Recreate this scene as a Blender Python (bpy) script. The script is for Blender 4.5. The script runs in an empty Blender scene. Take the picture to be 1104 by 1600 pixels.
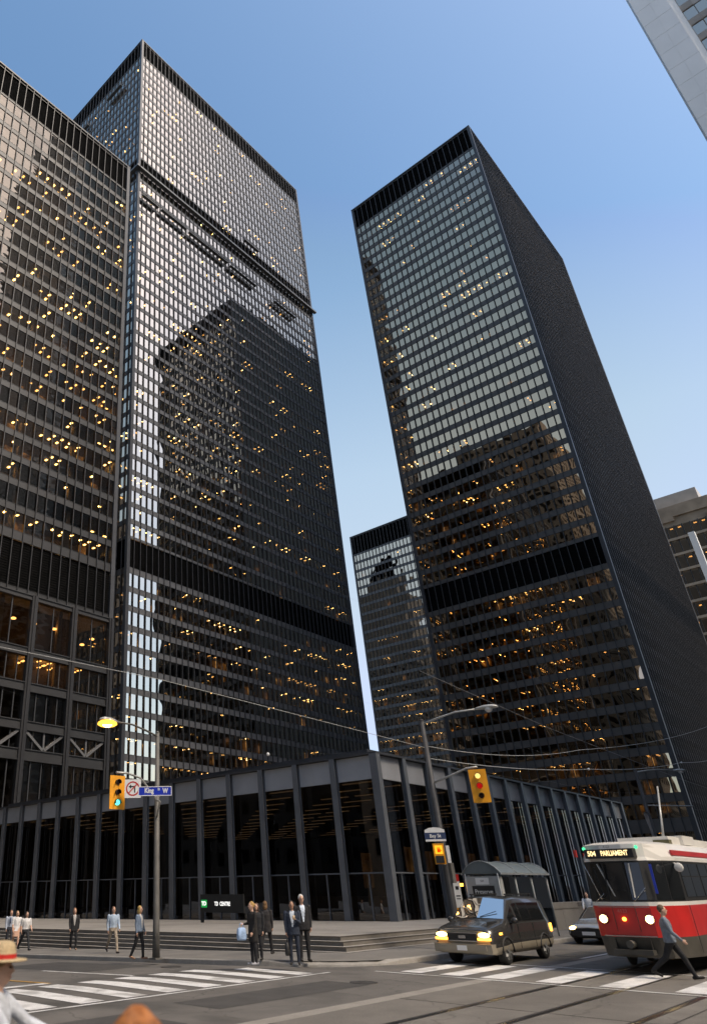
import bpy, bmesh, math, random
import numpy as np
from mathutils import Vector, Matrix
R_ = math.radians
rnd = random.Random(7)
sc = bpy.context.scene
C = sc.collection

# ------------------------------------------------------------------ camera
CAM_F, CAM_CX, CAM_CY = 1096.94, 279.91, 803.88          # in pixels of a 1104 x 1600 frame
YAW, PITCH, ROLL = R_(45.7812), R_(28.1371), R_(-0.5315)
CAM_P = Vector((0, 0, 2.2))
fwd = Vector((math.cos(YAW) * math.cos(PITCH), math.sin(YAW) * math.cos(PITCH), math.sin(PITCH)))
rgt = Vector((math.sin(YAW), -math.cos(YAW), 0)); upv = rgt.cross(fwd)
rg2 = rgt * math.cos(ROLL) + upv * math.sin(ROLL); up2 = -rgt * math.sin(ROLL) + upv * math.cos(ROLL)
cam = bpy.data.cameras.new('camera'); camo = bpy.data.objects.new('camera', cam); C.objects.link(camo)
m = Matrix.Identity(4)
for i in range(3):
    m[i][0], m[i][1], m[i][2], m[i][3] = rg2[i], up2[i], -fwd[i], CAM_P[i]
camo.matrix_world = m
cam.sensor_fit = 'VERTICAL'; cam.sensor_height = 36; cam.lens = CAM_F / 1600 * 36
cam.shift_x = (552 - CAM_CX) / 1600; cam.shift_y = (CAM_CY - 800) / 1600
cam.dof.use_dof = True; cam.dof.focus_distance = 42; cam.dof.aperture_fstop = .95
cam.clip_start = 0.1; cam.clip_end = 6000
sc.camera = camo

def to_px(p):
    d = Vector(p) - CAM_P; w = d.dot(fwd)
    if w < 0.1: return None
    return CAM_CX + CAM_F * d.dot(rg2) / w, CAM_CY - CAM_F * d.dot(up2) / w

# ------------------------------------------------------------------ sky and sun
SUN_AZ, SUN_EL = -84, 51                     # azimuth from +X towards +Y
w = bpy.data.worlds.new('World'); sc.world = w; w.use_nodes = True
nt = w.node_tree; bg = nt.nodes['Background']
sky = nt.nodes.new('ShaderNodeTexSky'); sky.sky_type = 'NISHITA'; sky.sun_disc = False
sky.sun_elevation = R_(SUN_EL); sky.sun_rotation = R_(90 - SUN_AZ)
sky.air_density = 1.0; sky.dust_density = 2.6; sky.ozone_density = 1.0
hs = nt.nodes.new('ShaderNodeHueSaturation'); hs.inputs['Hue'].default_value = .49; hs.inputs['Saturation'].default_value = 1.18
nt.links.new(sky.outputs[0], hs.inputs['Color']); # pale city haze towards the horizon, the same all the way round
tcw = nt.nodes.new('ShaderNodeTexCoord'); sx = nt.nodes.new('ShaderNodeSeparateXYZ'); nt.links.new(tcw.outputs['Generated'], sx.inputs[0])
rpw = nt.nodes.new('ShaderNodeValToRGB'); nt.links.new(sx.outputs['Z'], rpw.inputs['Fac'])
els = rpw.color_ramp.elements; els[0].position = 0; els[0].color = (2.8, 3.2, 3.7, 1); els[1].position = .95; els[1].color = (.3, .7, 1.4, 1)
for ps, cl in ((.3, (2.5, 3.0, 3.6)), (.5, (2.0, 2.65, 3.4)), (.7, (1.1, 1.8, 2.8)), (.85, (.65, 1.2, 2.2))):
    q_ = els.new(ps); q_.color = (*cl, 1)
mxw = nt.nodes.new('ShaderNodeMix'); mxw.data_type = 'RGBA'; mxw.blend_type = 'LIGHTEN'; mxw.inputs['Factor'].default_value = 1
nt.links.new(hs.outputs[0], mxw.inputs['A']); nt.links.new(rpw.outputs[0], mxw.inputs['B']); nt.links.new(mxw.outputs['Result'], bg.inputs[0])
bg.inputs[1].default_value = 0.12
sl = bpy.data.lights.new('sun', 'SUN'); so = bpy.data.objects.new('sun', sl); C.objects.link(so)
sl.energy = 1.5; sl.angle = R_(15); sl.color = (1, .87, .7)
sv = Vector((math.cos(R_(SUN_AZ)) * math.cos(R_(SUN_EL)), math.sin(R_(SUN_AZ)) * math.cos(R_(SUN_EL)), math.sin(R_(SUN_EL))))
so.rotation_euler = sv.to_track_quat('Z', 'Y').to_euler(); so.location = (-40, -40, 120)
vs = sc.view_settings; vs.view_transform = 'Standard'; vs.look = 'None'; vs.gamma = 1; vs.use_curve_mapping = False
vs.exposure = 1.05
sc.cycles.sample_clamp_indirect = 3; sc.cycles.max_bounces = 8; sc.cycles.transparent_max_bounces = 12
sc.cycles.glossy_bounces = 2; sc.cycles.diffuse_bounces = 3; sc.cycles.caustics_reflective = False; sc.cycles.caustics_refractive = False

# ------------------------------------------------------------------ materials
MATS = {}
def new_mat(name):
    mt = bpy.data.materials.new(name); mt.use_nodes = True; MATS[name] = mt
    return mt, mt.node_tree, mt.node_tree.nodes['Principled BSDF']

def solid(name, col, rough=.6, metal=0., var=.12, scale=3., bump=0., bscale=40., spec=.5, col2=None, detail=4, coat=0.):
    """surface whose base colour wanders a little (grime, wear) and whose relief comes from noise"""
    mt, t, b = new_mat(name); N, L = t.nodes, t.links
    tc = N.new('ShaderNodeTexCoord'); nz = N.new('ShaderNodeTexNoise'); nz.inputs['Scale'].default_value = scale; nz.inputs['Detail'].default_value = detail
    L.new(tc.outputs['Object'], nz.inputs['Vector'])
    cr = N.new('ShaderNodeValToRGB'); L.new(nz.outputs['Fac'], cr.inputs['Fac'])
    c2 = col2 or tuple(min(1, c * (1 + var)) for c in col); c1 = col if col2 else tuple(c * (1 - var) for c in col)
    cr.color_ramp.elements[0].position = .3; cr.color_ramp.elements[1].position = .7
    cr.color_ramp.elements[0].color = (*c1, 1); cr.color_ramp.elements[1].color = (*c2, 1)
    L.new(cr.outputs[0], b.inputs['Base Color'])
    b.inputs['Roughness'].default_value = rough; b.inputs['Metallic'].default_value = metal
    b.inputs['Specular IOR Level'].default_value = spec; b.inputs['Coat Weight'].default_value = coat
    if bump:
        n2 = N.new('ShaderNodeTexNoise'); n2.inputs['Scale'].default_value = bscale; n2.inputs['Detail'].default_value = 5
        L.new(tc.outputs['Object'], n2.inputs['Vector'])
        bp = N.new('ShaderNodeBump'); bp.inputs['Strength'].default_value = bump; bp.inputs['Distance'].default_value = .02
        L.new(n2.outputs['Fac'], bp.inputs['Height']); L.new(bp.outputs[0], b.inputs['Normal'])
    return mt

def glow(name, col, strength, lit=False):
    mt = bpy.data.materials.new(name); mt.use_nodes = True; t = mt.node_tree
    t.nodes.remove(t.nodes['Principled BSDF'])
    e = t.nodes.new('ShaderNodeEmission'); e.inputs[0].default_value = (*col, 1); e.inputs[1].default_value = strength
    t.links.new(e.outputs[0], t.nodes['Material Output'].inputs[0])
    if not lit: mt.cycles.emission_sampling = 'NONE'
    MATS[name] = mt
    return mt

def glow_var(name, c1, c2, s1, s2, scale):
    mt = glow(name, c1, s1); t = mt.node_tree; e = [n for n in t.nodes if n.type == 'EMISSION'][0]
    tc = t.nodes.new('ShaderNodeTexCoord'); nz = t.nodes.new('ShaderNodeTexNoise'); nz.inputs['Scale'].default_value = scale; nz.inputs['Detail'].default_value = 3
    t.links.new(tc.outputs['Object'], nz.inputs['Vector'])
    cr = t.nodes.new('ShaderNodeValToRGB'); cr.color_ramp.elements[0].position = .35; cr.color_ramp.elements[1].position = .7
    cr.color_ramp.elements[0].color = (*c1, 1); cr.color_ramp.elements[1].color = (*c2, 1)
    t.links.new(nz.outputs['Fac'], cr.inputs['Fac']); t.links.new(cr.outputs[0], e.inputs[0])
    mr = t.nodes.new('ShaderNodeMapRange'); mr.inputs['From Min'].default_value = .3; mr.inputs['From Max'].default_value = .7
    mr.inputs['To Min'].default_value = s1; mr.inputs['To Max'].default_value = s2
    t.links.new(nz.outputs['Fac'], mr.inputs['Value']); t.links.new(mr.outputs[0], e.inputs[1])
    return mt

def glass(name, base=.3, tint=(.45, .36, .27), refl=(.95, .93, .9), wob=.012, wscale=.25, rough=.0, wz=1.0):
    mt = bpy.data.materials.new(name); mt.use_nodes = True; t = mt.node_tree; N, L = t.nodes, t.links
    N.remove(N['Principled BSDF'])
    tr = N.new('ShaderNodeBsdfTransparent'); tr.inputs[0].default_value = (*tint, 1)
    gl = N.new('ShaderNodeBsdfGlossy'); gl.inputs[0].default_value = (*refl, 1); gl.inputs['Roughness'].default_value = rough
    fr = N.new('ShaderNodeFresnel'); fr.inputs[0].default_value = 1.5
    ml = N.new('ShaderNodeMath'); ml.operation = 'MULTIPLY_ADD'; ml.inputs[1].default_value = 1 - base; ml.inputs[2].default_value = base
    L.new(fr.outputs[0], ml.inputs[0])
    mx = N.new('ShaderNodeMixShader'); L.new(ml.outputs[0], mx.inputs[0]); L.new(tr.outputs[0], mx.inputs[1]); L.new(gl.outputs[0], mx.inputs[2])
    L.new(mx.outputs[0], N['Material Output'].inputs[0])
    # each sheet sits at a slightly different angle, and each bellies a little
    ge = N.new('ShaderNodeNewGeometry'); oi = N.new('ShaderNodeObjectInfo')
    ad = N.new('ShaderNodeMath'); ad.operation = 'ADD'; L.new(ge.outputs['Random Per Island'], ad.inputs[0]); L.new(oi.outputs['Random'], ad.inputs[1])
    wn = N.new('ShaderNodeTexWhiteNoise'); wn.noise_dimensions = '1D'; L.new(ad.outputs[0], wn.inputs['W'])
    nz = N.new('ShaderNodeTexNoise'); nz.inputs['Scale'].default_value = wscale; nz.inputs['Detail'].default_value = 1
    mp = N.new('ShaderNodeMapping'); mp.inputs['Scale'].default_value = (1, 1, wz)
    L.new(ge.outputs['Position'], mp.inputs['Vector']); L.new(mp.outputs[0], nz.inputs['Vector'])
    s1 = N.new('ShaderNodeVectorMath'); s1.operation = 'SUBTRACT'; s1.inputs[1].default_value = (.5, .5, .5); L.new(wn.outputs['Color'], s1.inputs[0])
    s2 = N.new('ShaderNodeVectorMath'); s2.operation = 'SUBTRACT'; s2.inputs[1].default_value = (.5, .5, .5); L.new(nz.outputs['Color'], s2.inputs[0])
    a1 = N.new('ShaderNodeVectorMath'); a1.operation = 'SCALE'; a1.inputs['Scale'].default_value = wob; L.new(s1.outputs[0], a1.inputs[0])
    a2 = N.new('ShaderNodeVectorMath'); a2.operation = 'SCALE'; a2.inputs['Scale'].default_value = wob * 2.2; L.new(s2.outputs[0], a2.inputs[0])
    a3 = N.new('ShaderNodeVectorMath'); L.new(a1.outputs[0], a3.inputs[0]); L.new(a2.outputs[0], a3.inputs[1])
    a4 = N.new('ShaderNodeVectorMath'); L.new(ge.outputs['Normal'], a4.inputs[0]); L.new(a3.outputs[0], a4.inputs[1])
    nn = N.new('ShaderNodeVectorMath'); nn.operation = 'NORMALIZE'; L.new(a4.outputs[0], nn.inputs[0])
    L.new(nn.outputs[0], gl.inputs['Normal'])
    MATS[name] = mt
    return mt

steel = solid('black_steel', (.042, .043, .046), .55, var=.2, scale=.6, bump=.05)
steel2 = solid('grey_black_steel', (.05, .052, .057), .5, var=.2, scale=.4)
spand = solid('spandrel_steel', (.13, .13, .132), .5, var=.16, scale=.35)
louv = solid('louvre_dark', (.005, .005, .005), .95, var=.3, scale=1.5, spec=.1)
pav_steel = solid('pavilion_steel', (.13, .138, .15), .42, var=.12, scale=1.2, bump=.03)
pav_fascia = solid('pavilion_fascia', (.36, .37, .39), .5, var=.08, scale=.8, bump=.04)
slabm = solid('ceiling_white', (.34, .31, .27), .9, var=.1)
corem = solid('office_core', (.13, .105, .08), .9, var=.4, scale=.35)
mull_l = solid('mullion_black', (.022, .022, .024), .5, var=.2)
spand_w = solid('spandrel_warm', (.1, .092, .084), .5, var=.16, scale=.35)
spand_l = solid('spandrel_dark', (.03, .03, .031), .5, var=.2, scale=.4)
colm = solid('interior_column', (.42, .36, .28), .8, var=.15)
blindm = solid('roller_blind', (.5, .46, .4), .9, var=.12, scale=.4)
lampm = glow('office_lamp', (1, .62, .2), 9)
lamp2 = glow('office_lamp_soft', (1, .55, .17), 4)
roomm = glow_var('room_glow', (.5, .22, .05), (1, .5, .14), .04, .4, .9)  # partitions glow by emission in place of lamplight on room walls
g_tower = glass('bronze_glass', .55, (.26, .21, .16), (1., .9, .76))
g_left = glass('bronze_glass_wavy', .07, (.4, .32, .24), (.92, .87, .78), wob=.02, wscale=.5, wz=3)
g_right = glass('bronze_glass_right', .52, (.26, .21, .16), (1, .79, .57), wob=.012)
g_pav = glass('pavilion_glass', .05, (.5, .45, .4), (.9, .9, .92), wob=.006)
g_clear = glass('clear_glass', .05, (.8, .83, .82), (1, 1, 1), wob=.002)
g_car = glass('car_glass', .1, (.16, .17, .17), (1, 1, 1), wob=.004)
marble = solid('white_marble', (.88, .87, .84), .5, var=.04, scale=.25, bump=.04)
marble3 = solid('tan_panel', (.3, .26, .21), .35, var=.12, scale=.3)
g_marb = glass('tan_glass', .5, (.3, .25, .2), (1, .85, .68), wob=.01)
stone4 = solid('dark_stone', (.055, .051, .046), .8, var=.3, scale=.15)  # near black tone chosen so the mirrored towers read as silhouettes
marble2 = solid('grey_marble', (.42, .38, .33), .5, var=.12, scale=.3)
stone = solid('limestone', (.38, .31, .23), .8, var=.15, scale=.3, bump=.1)
stone3 = solid('grey_brown_stone', (.1, .09, .078), .8, var=.25, scale=.15)
stone2 = solid('brown_granite', (.33, .26, .185), .7, var=.2, scale=.3)

# ------------------------------------------------------------------ mesh builder
class MB:
    def __init__(s): s.v = []; s.f = []; s.m = []; s.s = []
    def face(s, idx, mi=0, sm=False): s.f.append(tuple(idx)); s.m.append(mi); s.s.append(sm)
    def quad(s, a, b, c, d, mi=0, sm=False):
        n = len(s.v); s.v += [tuple(a), tuple(b), tuple(c), tuple(d)]; s.face((n, n + 1, n + 2, n + 3), mi, sm)
    def poly(s, pts, mi=0):
        n = len(s.v); s.v += [tuple(p) for p in pts]; s.face(range(n, n + len(pts)), mi)
    def box(s, x0, x1, y0, y1, z0, z1, mi=0):
        if x0 > x1: x0, x1 = x1, x0
        if y0 > y1: y0, y1 = y1, y0
        if z0 > z1: z0, z1 = z1, z0
        n = len(s.v)
        s.v += [(x0, y0, z0), (x1, y0, z0), (x1, y1, z0), (x0, y1, z0), (x0, y0, z1), (x1, y0, z1), (x1, y1, z1), (x0, y1, z1)]
        for q in ((0, 3, 2, 1), (4, 5, 6, 7), (0, 1, 5, 4), (1, 2, 6, 5), (2, 3, 7, 6), (3, 0, 4, 7)): s.face([n + i for i in q], mi)
    def obox(s, c, ax, ay, az, hx, hy, hz, mi=0):
        """oriented box: centre, three unit axes, half sizes"""
        c, ax, ay, az = Vector(c), Vector(ax) * hx, Vector(ay) * hy, Vector(az) * hz
        n = len(s.v)
        for k in ((-1, -1, -1), (1, -1, -1), (1, 1, -1), (-1, 1, -1), (-1, -1, 1), (1, -1, 1), (1, 1, 1), (-1, 1, 1)):
            s.v.append(tuple(c + ax * k[0] + ay * k[1] + az * k[2]))
        for q in ((0, 3, 2, 1), (4, 5, 6, 7), (0, 1, 5, 4), (1, 2, 6, 5), (2, 3, 7, 6), (3, 0, 4, 7)): s.face([n + i for i in q], mi)
    def bar(s, p0, p1, w, d, mi=0, up=(0, 0, 1)):
        p0, p1 = Vector(p0), Vector(p1); t = (p1 - p0); l = t.length; t.normalize()
        a = Vector(up).cross(t)
        if a.length < 1e-4: a = Vector((1, 0, 0)).cross(t)
        a.normalize(); b = t.cross(a)
        s.obox((p0 + p1) / 2, a, b, t, w / 2, d / 2, l / 2, mi)
    def tube(s, pts, r, n=8, mi=0, cap=True, sm=True):
        pts = [Vector(p) for p in pts]
        rs = r if isinstance(r, (list, tuple)) else [r] * len(pts)
        base = len(s.v); prev = None
        for i, p in enumerate(pts):
            t = (pts[min(i + 1, len(pts) - 1)] - pts[max(i - 1, 0)]).normalized()
            a = prev - t * prev.dot(t) if prev is not None else t.orthogonal()
            a.normalize(); prev = a; b = t.cross(a)
            for k in range(n):
                th = 2 * math.pi * k / n
                s.v.append(tuple(p + (a * math.cos(th) + b * math.sin(th)) * rs[i]))
        for i in range(len(pts) - 1):
            for k in range(n):
                k2 = (k + 1) % n
                s.face((base + i * n + k, base + i * n + k2, base + (i + 1) * n + k2, base + (i + 1) * n + k), mi, sm)
        if cap:
            s.face([base + k for k in range(n)][::-1], mi); s.face([base + (len(pts) - 1) * n + k for k in range(n)], mi)
    def rings(s, rings, mi=0, sm=True, cap=True):
        """loft through closed rings of equal length; mi may be a function (ring, k)"""
        base = len(s.v); n = len(rings[0])
        for r in rings: s.v += [tuple(p) for p in r]
        for i in range(len(rings) - 1):
            for k in range(n):
                k2 = (k + 1) % n
                s.face((base + i * n + k, base + i * n + k2, base + (i + 1) * n + k2, base + (i + 1) * n + k), mi(i, k) if callable(mi) else mi, sm)
        if cap:
            s.face([base + k for k in range(n)][::-1], mi(0, 0) if callable(mi) else mi)
            s.face([base + (len(rings) - 1) * n + k for k in range(n)], mi(len(rings) - 2, 0) if callable(mi) else mi)
    def ball(s, c, rx, ry=None, rz=None, n=12, k=8, mi=0, rot=None):
        ry = ry or rx; rz = rz or rx; c = Vector(c); rr = []
        for i in range(k + 1):
            ph = math.pi * (i / k - .5); ph = max(-1.5, min(1.5, ph))
            ring = []
            for j in range(n):
                th = 2 * math.pi * j / n
                p = Vector((rx * math.cos(ph) * math.cos(th), ry * math.cos(ph) * math.sin(th), rz * math.sin(ph)))
                ring.append(c + (rot @ p if rot else p))
            rr.append(ring)
        s.rings(rr, mi)
    def disc(s, c, nrm, r, n=16, mi=0, sx=1.):
        c, nrm = Vector(c), Vector(nrm).normalized(); a = nrm.orthogonal().normalized(); b = nrm.cross(a)
        s.poly([c + (a * math.cos(2 * math.pi * i / n) + b * math.sin(2 * math.pi * i / n)) * r for i in range(n)], mi)
    def mesh(s, name, mats, off=(0, 0, 0)):
        me = bpy.data.meshes.new(name)
        o = Vector(off)
        me.from_pydata([tuple(Vector(v) - o) for v in s.v] if o.length else s.v, [], s.f)
        for mt in (mats if isinstance(mats, (list, tuple)) else [mats]): me.materials.append(mt)
        me.polygons.foreach_set('material_index', s.m); me.polygons.foreach_set('use_smooth', s.s)
        me.update(); return me
    def build(s, name, mats, parent=None, kind=None, local=False):
        wl = parent.matrix_world.translation if parent is not None and not local else Vector((0, 0, 0))
        if parent is not None and not local:
            wl = TOT[parent.name]
        me = s.mesh(name, mats, wl); o = bpy.data.objects.new(name, me); C.objects.link(o)
        TOT[o.name] = Vector(wl) if parent is not None and not local else Vector((0, 0, 0))
        if parent is not None: o.parent = parent
        if kind: o['kind'] = kind
        return o
TOT = {}
def empty(name, loc, label, cat, group=None, rz=0):
    o = bpy.data.objects.new(name, None); C.objects.link(o); o.location = loc; o.rotation_euler[2] = rz
    o.empty_display_size = .2; TOT[o.name] = Vector(loc)
    o['label'] = label; o['category'] = cat
    if group: o['group'] = group
    return o
def tag(o, label, cat, group=None):
    o['label'] = label; o['category'] = cat
    if group: o['group'] = group
    return o
def inst(name, me, parent, loc, kind=None):
    o = bpy.data.objects.new(name, me); C.objects.link(o); o.parent = parent; o.location = loc
    if kind: o['kind'] = kind
    return o
def text(name, body, size, loc, right, up, mat, parent=None, depth=.004, sx=1., bold=0.):
    cu = bpy.data.curves.new(name, 'FONT'); cu.body = body; cu.size = size; cu.align_x = 'CENTER'; cu.align_y = 'CENTER'; cu.extrude = depth; cu.offset = bold
    tmp = bpy.data.objects.new(name, cu); C.objects.link(tmp)
    bpy.context.view_layer.update()
    me = bpy.data.meshes.new_from_object(tmp.evaluated_get(bpy.context.evaluated_depsgraph_get()))
    bpy.data.objects.remove(tmp); bpy.data.curves.remove(cu)
    me.materials.clear(); me.materials.append(mat)
    right, up = Vector(right).normalized(), Vector(up).normalized(); nr = right.cross(up)
    mm = Matrix.Identity(4)
    off = TOT[parent.name] if parent is not None else Vector((0, 0, 0))
    for i in range(3): mm[i][0], mm[i][1], mm[i][2], mm[i][3] = right[i] * sx, up[i], nr[i], loc[i] - off[i]
    me.transform(mm)
    o = bpy.data.objects.new(name, me); C.objects.link(o)
    if parent is not None: o.parent = parent
    return o

# ------------------------------------------------------------------ ground, roads, plaza
def zr(x, y): return -.03 * max(0., min(y, 140.) - 17.5)          # Bay Street falls away southwards
def kerb_x(y):                                                    # face of the kerb: rounded corner, then straight
    if y >= 18.9: return 20.5
    return 25 - math.sqrt(max(0, 4.5 ** 2 - (18.9 - y) ** 2)) if y > 14.4 else 25.
def zp(y): return .6 - .012 * (max(y, 17.) - 18)                  # the plaza paving has a slight fall

def ground_mat(name, c1, c2, rough, scale, bump, bscale, stain=None, stain_scale=.3, cracks=None, wear=None):
    mt, t, b = new_mat(name); N, L = t.nodes, t.links
    tc = N.new('ShaderNodeTexCoord')
    nz = N.new('ShaderNodeTexNoise'); nz.inputs['Scale'].default_value = scale; nz.inputs['Detail'].default_value = 8; nz.inputs['Roughness'].default_value = .65
    L.new(tc.outputs['Object'], nz.inputs['Vector'])
    cr = N.new('ShaderNodeValToRGB'); cr.color_ramp.elements[0].position = .32; cr.color_ramp.elements[1].position = .68
    cr.color_ramp.elements[0].color = (*c1, 1); cr.color_ramp.elements[1].color = (*c2, 1); L.new(nz.outputs['Fac'], cr.inputs['Fac'])
    last = cr.outputs[0]
    if stain:
        n2 = N.new('ShaderNodeTexNoise'); n2.inputs['Scale'].default_value = stain_scale; n2.inputs['Detail'].default_value = 6; n2.inputs['Distortion'].default_value = .6
        L.new(tc.outputs['Object'], n2.inputs['Vector'])
        r2 = N.new('ShaderNodeValToRGB'); r2.color_ramp.elements[0].position = .5; r2.color_ramp.elements[1].position = .68
        r2.color_ramp.elements[0].color = (0, 0, 0, 1); r2.color_ramp.elements[1].color = (.75, .75, .75, 1); L.new(n2.outputs['Fac'], r2.inputs['Fac'])
        mx = N.new('ShaderNodeMix'); mx.data_type = 'RGBA'; L.new(r2.outputs[0], mx.inputs['Factor']); L.new(last, mx.inputs['A']); mx.inputs['B'].default_value = (*stain, 1)
        last = mx.outputs['Result']
    n3 = N.new('ShaderNodeTexNoise'); n3.inputs['Scale'].default_value = bscale; n3.inputs['Detail'].default_value = 3
    L.new(tc.outputs['Object'], n3.inputs['Vector'])
    if cracks:
        wp = N.new('ShaderNodeTexNoise'); wp.inputs['Scale'].default_value = 1.6; L.new(tc.outputs['Object'], wp.inputs['Vector'])
        wm_ = N.new('ShaderNodeVectorMath'); wm_.operation = 'MULTIPLY_ADD'; wm_.inputs[1].default_value = (.9, .9, 0); L.new(wp.outputs['Color'], wm_.inputs[0]); L.new(tc.outputs['Object'], wm_.inputs[2])
        vo = N.new('ShaderNodeTexVoronoi'); vo.feature = 'DISTANCE_TO_EDGE'; vo.inputs['Scale'].default_value = .3; L.new(wm_.outputs[0], vo.inputs['Vector'])
        rc = N.new('ShaderNodeValToRGB'); rc.color_ramp.elements[0].position = .004; rc.color_ramp.elements[0].color = (.45, .45, .45, 1); rc.color_ramp.elements[1].position = .007; rc.color_ramp.elements[1].color = (0, 0, 0, 1)
        L.new(vo.outputs['Distance'], rc.inputs['Fac'])
        mc = N.new('ShaderNodeMix'); mc.data_type = 'RGBA'; L.new(rc.outputs[0], mc.inputs['Factor']); L.new(last, mc.inputs['A']); mc.inputs['B'].default_value = (*cracks, 1); last = mc.outputs['Result']
    if wear:
        nw = N.new('ShaderNodeTexNoise'); nw.inputs['Scale'].default_value = 7; nw.inputs['Detail'].default_value = 9; nw.inputs['Roughness'].default_value = .75; L.new(tc.outputs['Object'], nw.inputs['Vector'])
        rw = N.new('ShaderNodeValToRGB'); rw.color_ramp.elements[0].position = .57; rw.color_ramp.elements[0].color = (0, 0, 0, 1); rw.color_ramp.elements[1].position = .68; rw.color_ramp.elements[1].color = (.8, .8, .8, 1)
        L.new(nw.outputs['Fac'], rw.inputs['Fac'])
        mw = N.new('ShaderNodeMix'); mw.data_type = 'RGBA'; L.new(rw.outputs[0], mw.inputs['Factor']); L.new(last, mw.inputs['A']); mw.inputs['B'].default_value = (*wear, 1); last = mw.outputs['Result']
    sp = N.new('ShaderNodeMix'); sp.data_type = 'RGBA'; sp.blend_type = 'MULTIPLY'; sp.inputs['Factor'].default_value = .5
    r3 = N.new('ShaderNodeValToRGB'); r3.color_ramp.elements[0].position = .35; r3.color_ramp.elements[0].color = (.55, .55, .55, 1); r3.color_ramp.elements[1].position = .6
    L.new(n3.outputs['Fac'], r3.inputs['Fac']); L.new(last, sp.inputs['A']); L.new(r3.outputs[0], sp.inputs['B'])
    L.new(sp.outputs['Result'], b.inputs['Base Color']); b.inputs['Roughness'].default_value = rough
    bp = N.new('ShaderNodeBump'); bp.inputs['Strength'].default_value = bump; bp.inputs['Distance'].default_value = .01
    L.new(n3.outputs['Fac'], bp.inputs['Height']); L.new(bp.outputs[0], b.inputs['Normal'])
    return mt
asphalt = ground_mat('asphalt', (.112, .104, .094), (.165, .152, .136), .85, .7, .6, 55, (.05, .047, .043), .3, cracks=(.04, .037, .034))
concrete = ground_mat('track_concrete', (.14, .128, .112), (.2, .183, .16), .85, .8, .4, 40, (.12, .108, .094), .35, cracks=(.07, .063, .055))
conc_edge = ground_mat('track_edge_concrete', (.25, .23, .2), (.33, .305, .27), .85, 1.5, .4, 40)
paving = ground_mat('sidewalk_concrete', (.155, .146, .132), (.215, .2, .18), .85, .7, .4, 45, (.15, .142, .13), .5)
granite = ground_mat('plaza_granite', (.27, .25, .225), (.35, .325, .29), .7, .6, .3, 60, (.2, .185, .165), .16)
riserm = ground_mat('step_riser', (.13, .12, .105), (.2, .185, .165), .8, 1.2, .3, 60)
kerbm = ground_mat('kerb_stone', (.26, .245, .22), (.36, .34, .31), .8, 1.5, .3, 40)
paint = ground_mat('road_paint', (.66, .65, .63), (.85, .84, .82), .7, 3.5, .3, 60, (.3, .29, .27), 1.1, wear=(.14, .13, .118))
yellow = ground_mat('yellow_paint', (.55, .3, .04), (.66, .38, .06), .7, 4, .3, 60, (.3, .2, .08), 1.2, wear=(.13, .12, .1))
railm = solid('rail_steel', (.05, .045, .04), .35, .7, var=.4, scale=2)
groove = solid('joint_dark', (.035, .032, .028), .9, var=.3)

def sheet(mb, xs, ys, zf, dz=0., mi=0):
    n = len(mb.v)
    for y in ys:
        for x in xs: mb.v.append((x, y, zf(x, y) + dz))
    k = len(xs)
    for j in range(len(ys) - 1):
        for i in range(k - 1): mb.face((n + j * k + i, n + j * k + i + 1, n + (j + 1) * k + i + 1, n + (j + 1) * k + i), mi)
mb = MB(); sheet(mb, [-3000, 3000], [-3000, 17.5, 140, 3000], zr, -.3)
mb.build('ground', asphalt, kind='structure')
mb = MB(); sheet(mb, [-60, 3, 26, 400], [-3.2, 14.45], zr); sheet(mb, [-8, 3, 26], [14.45, 17.5, 17.8, 19, 140], zr)
road = mb.build('road', asphalt, kind='structure')
mb = MB(); sheet(mb, [-60, 400], [2.2, 10.3], zr, .006); mb.build('track_slab', concrete, road)
mb = MB()
sheet(mb, [-60, 400], [10.305, 10.72], zr, .006)
mb.build('track_edge_strip', conc_edge, road)
for y in (8.62, 7.125, 5.44, 3.945):
    mb = MB(); mb.box(-60, 400, y - .06, y + .06, -.05, .011); mb.box(-60, 400, y + .075, y + .125, -.05, .009, 1)
    mb.build('tram_rail', [railm, groove], road)
mb = MB(); sheet(mb, [-60, 400], [4.93, 4.965], zr, .011)
x = -20.
while x < 90:
    mb.box(x, x + .03, 2.2, 10.3, 0, .0095); x += 4.6
mb.build('slab_joint', groove, road)
# crosswalk over Bay Street (stripes run with the traffic there) and over King Street
for i in range(12):
    x0 = 19.2 - i * 1.3; mb = MB()
    y1 = 18.6 if i else 17.5
    sheet(mb, [x0, x0 + .68], [14.95, 17.5, y1] if y1 > 17.6 else [14.95, y1], zr, .012); mb.build('crosswalk_stripe', paint, road)
mb = MB(); sheet(mb, [4, 20.4], [14.68, 14.8], zr, .012); mb.build('crosswalk_line', paint, road)
mb = MB(); sheet(mb, [12.3, 13.4], [19.0, 19.35], zr, .012); sheet(mb, [3.2, 12.3], [19.0, 19.35], zr, .012)
mb.build('stop_line', paint, road)
mb = MB(); sheet(mb, [16.15, 16.3], [18.8, 23.5], zr, .012); mb.build('lane_line', paint, road)
mb = MB(); sheet(mb, [13.4, 13.52], [19.1, 40], zr, .014); mb.build('centre_line', yellow, road)
for i, y0 in enumerate((13.0, 11.75, 10.55, 9.05, 7.5, 5.85, 4.3)):
    mb = MB(); sheet(mb, [21.9, 25.6], [y0 - .36, y0 + .3], zr, .013); mb.build('crosswalk_stripe', paint, road)
for x0, x1 in ((21.45, 21.57), (26.0, 26.12)):
    mb = MB(); sheet(mb, [x0, x1], [2.3, 13.9], zr, .014); mb.build('crosswalk_line', paint, road)
mb = MB(); sheet(mb, [27.5, 60], [6.22, 6.32], zr, .014); mb.build('centre_line', yellow, road)
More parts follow.
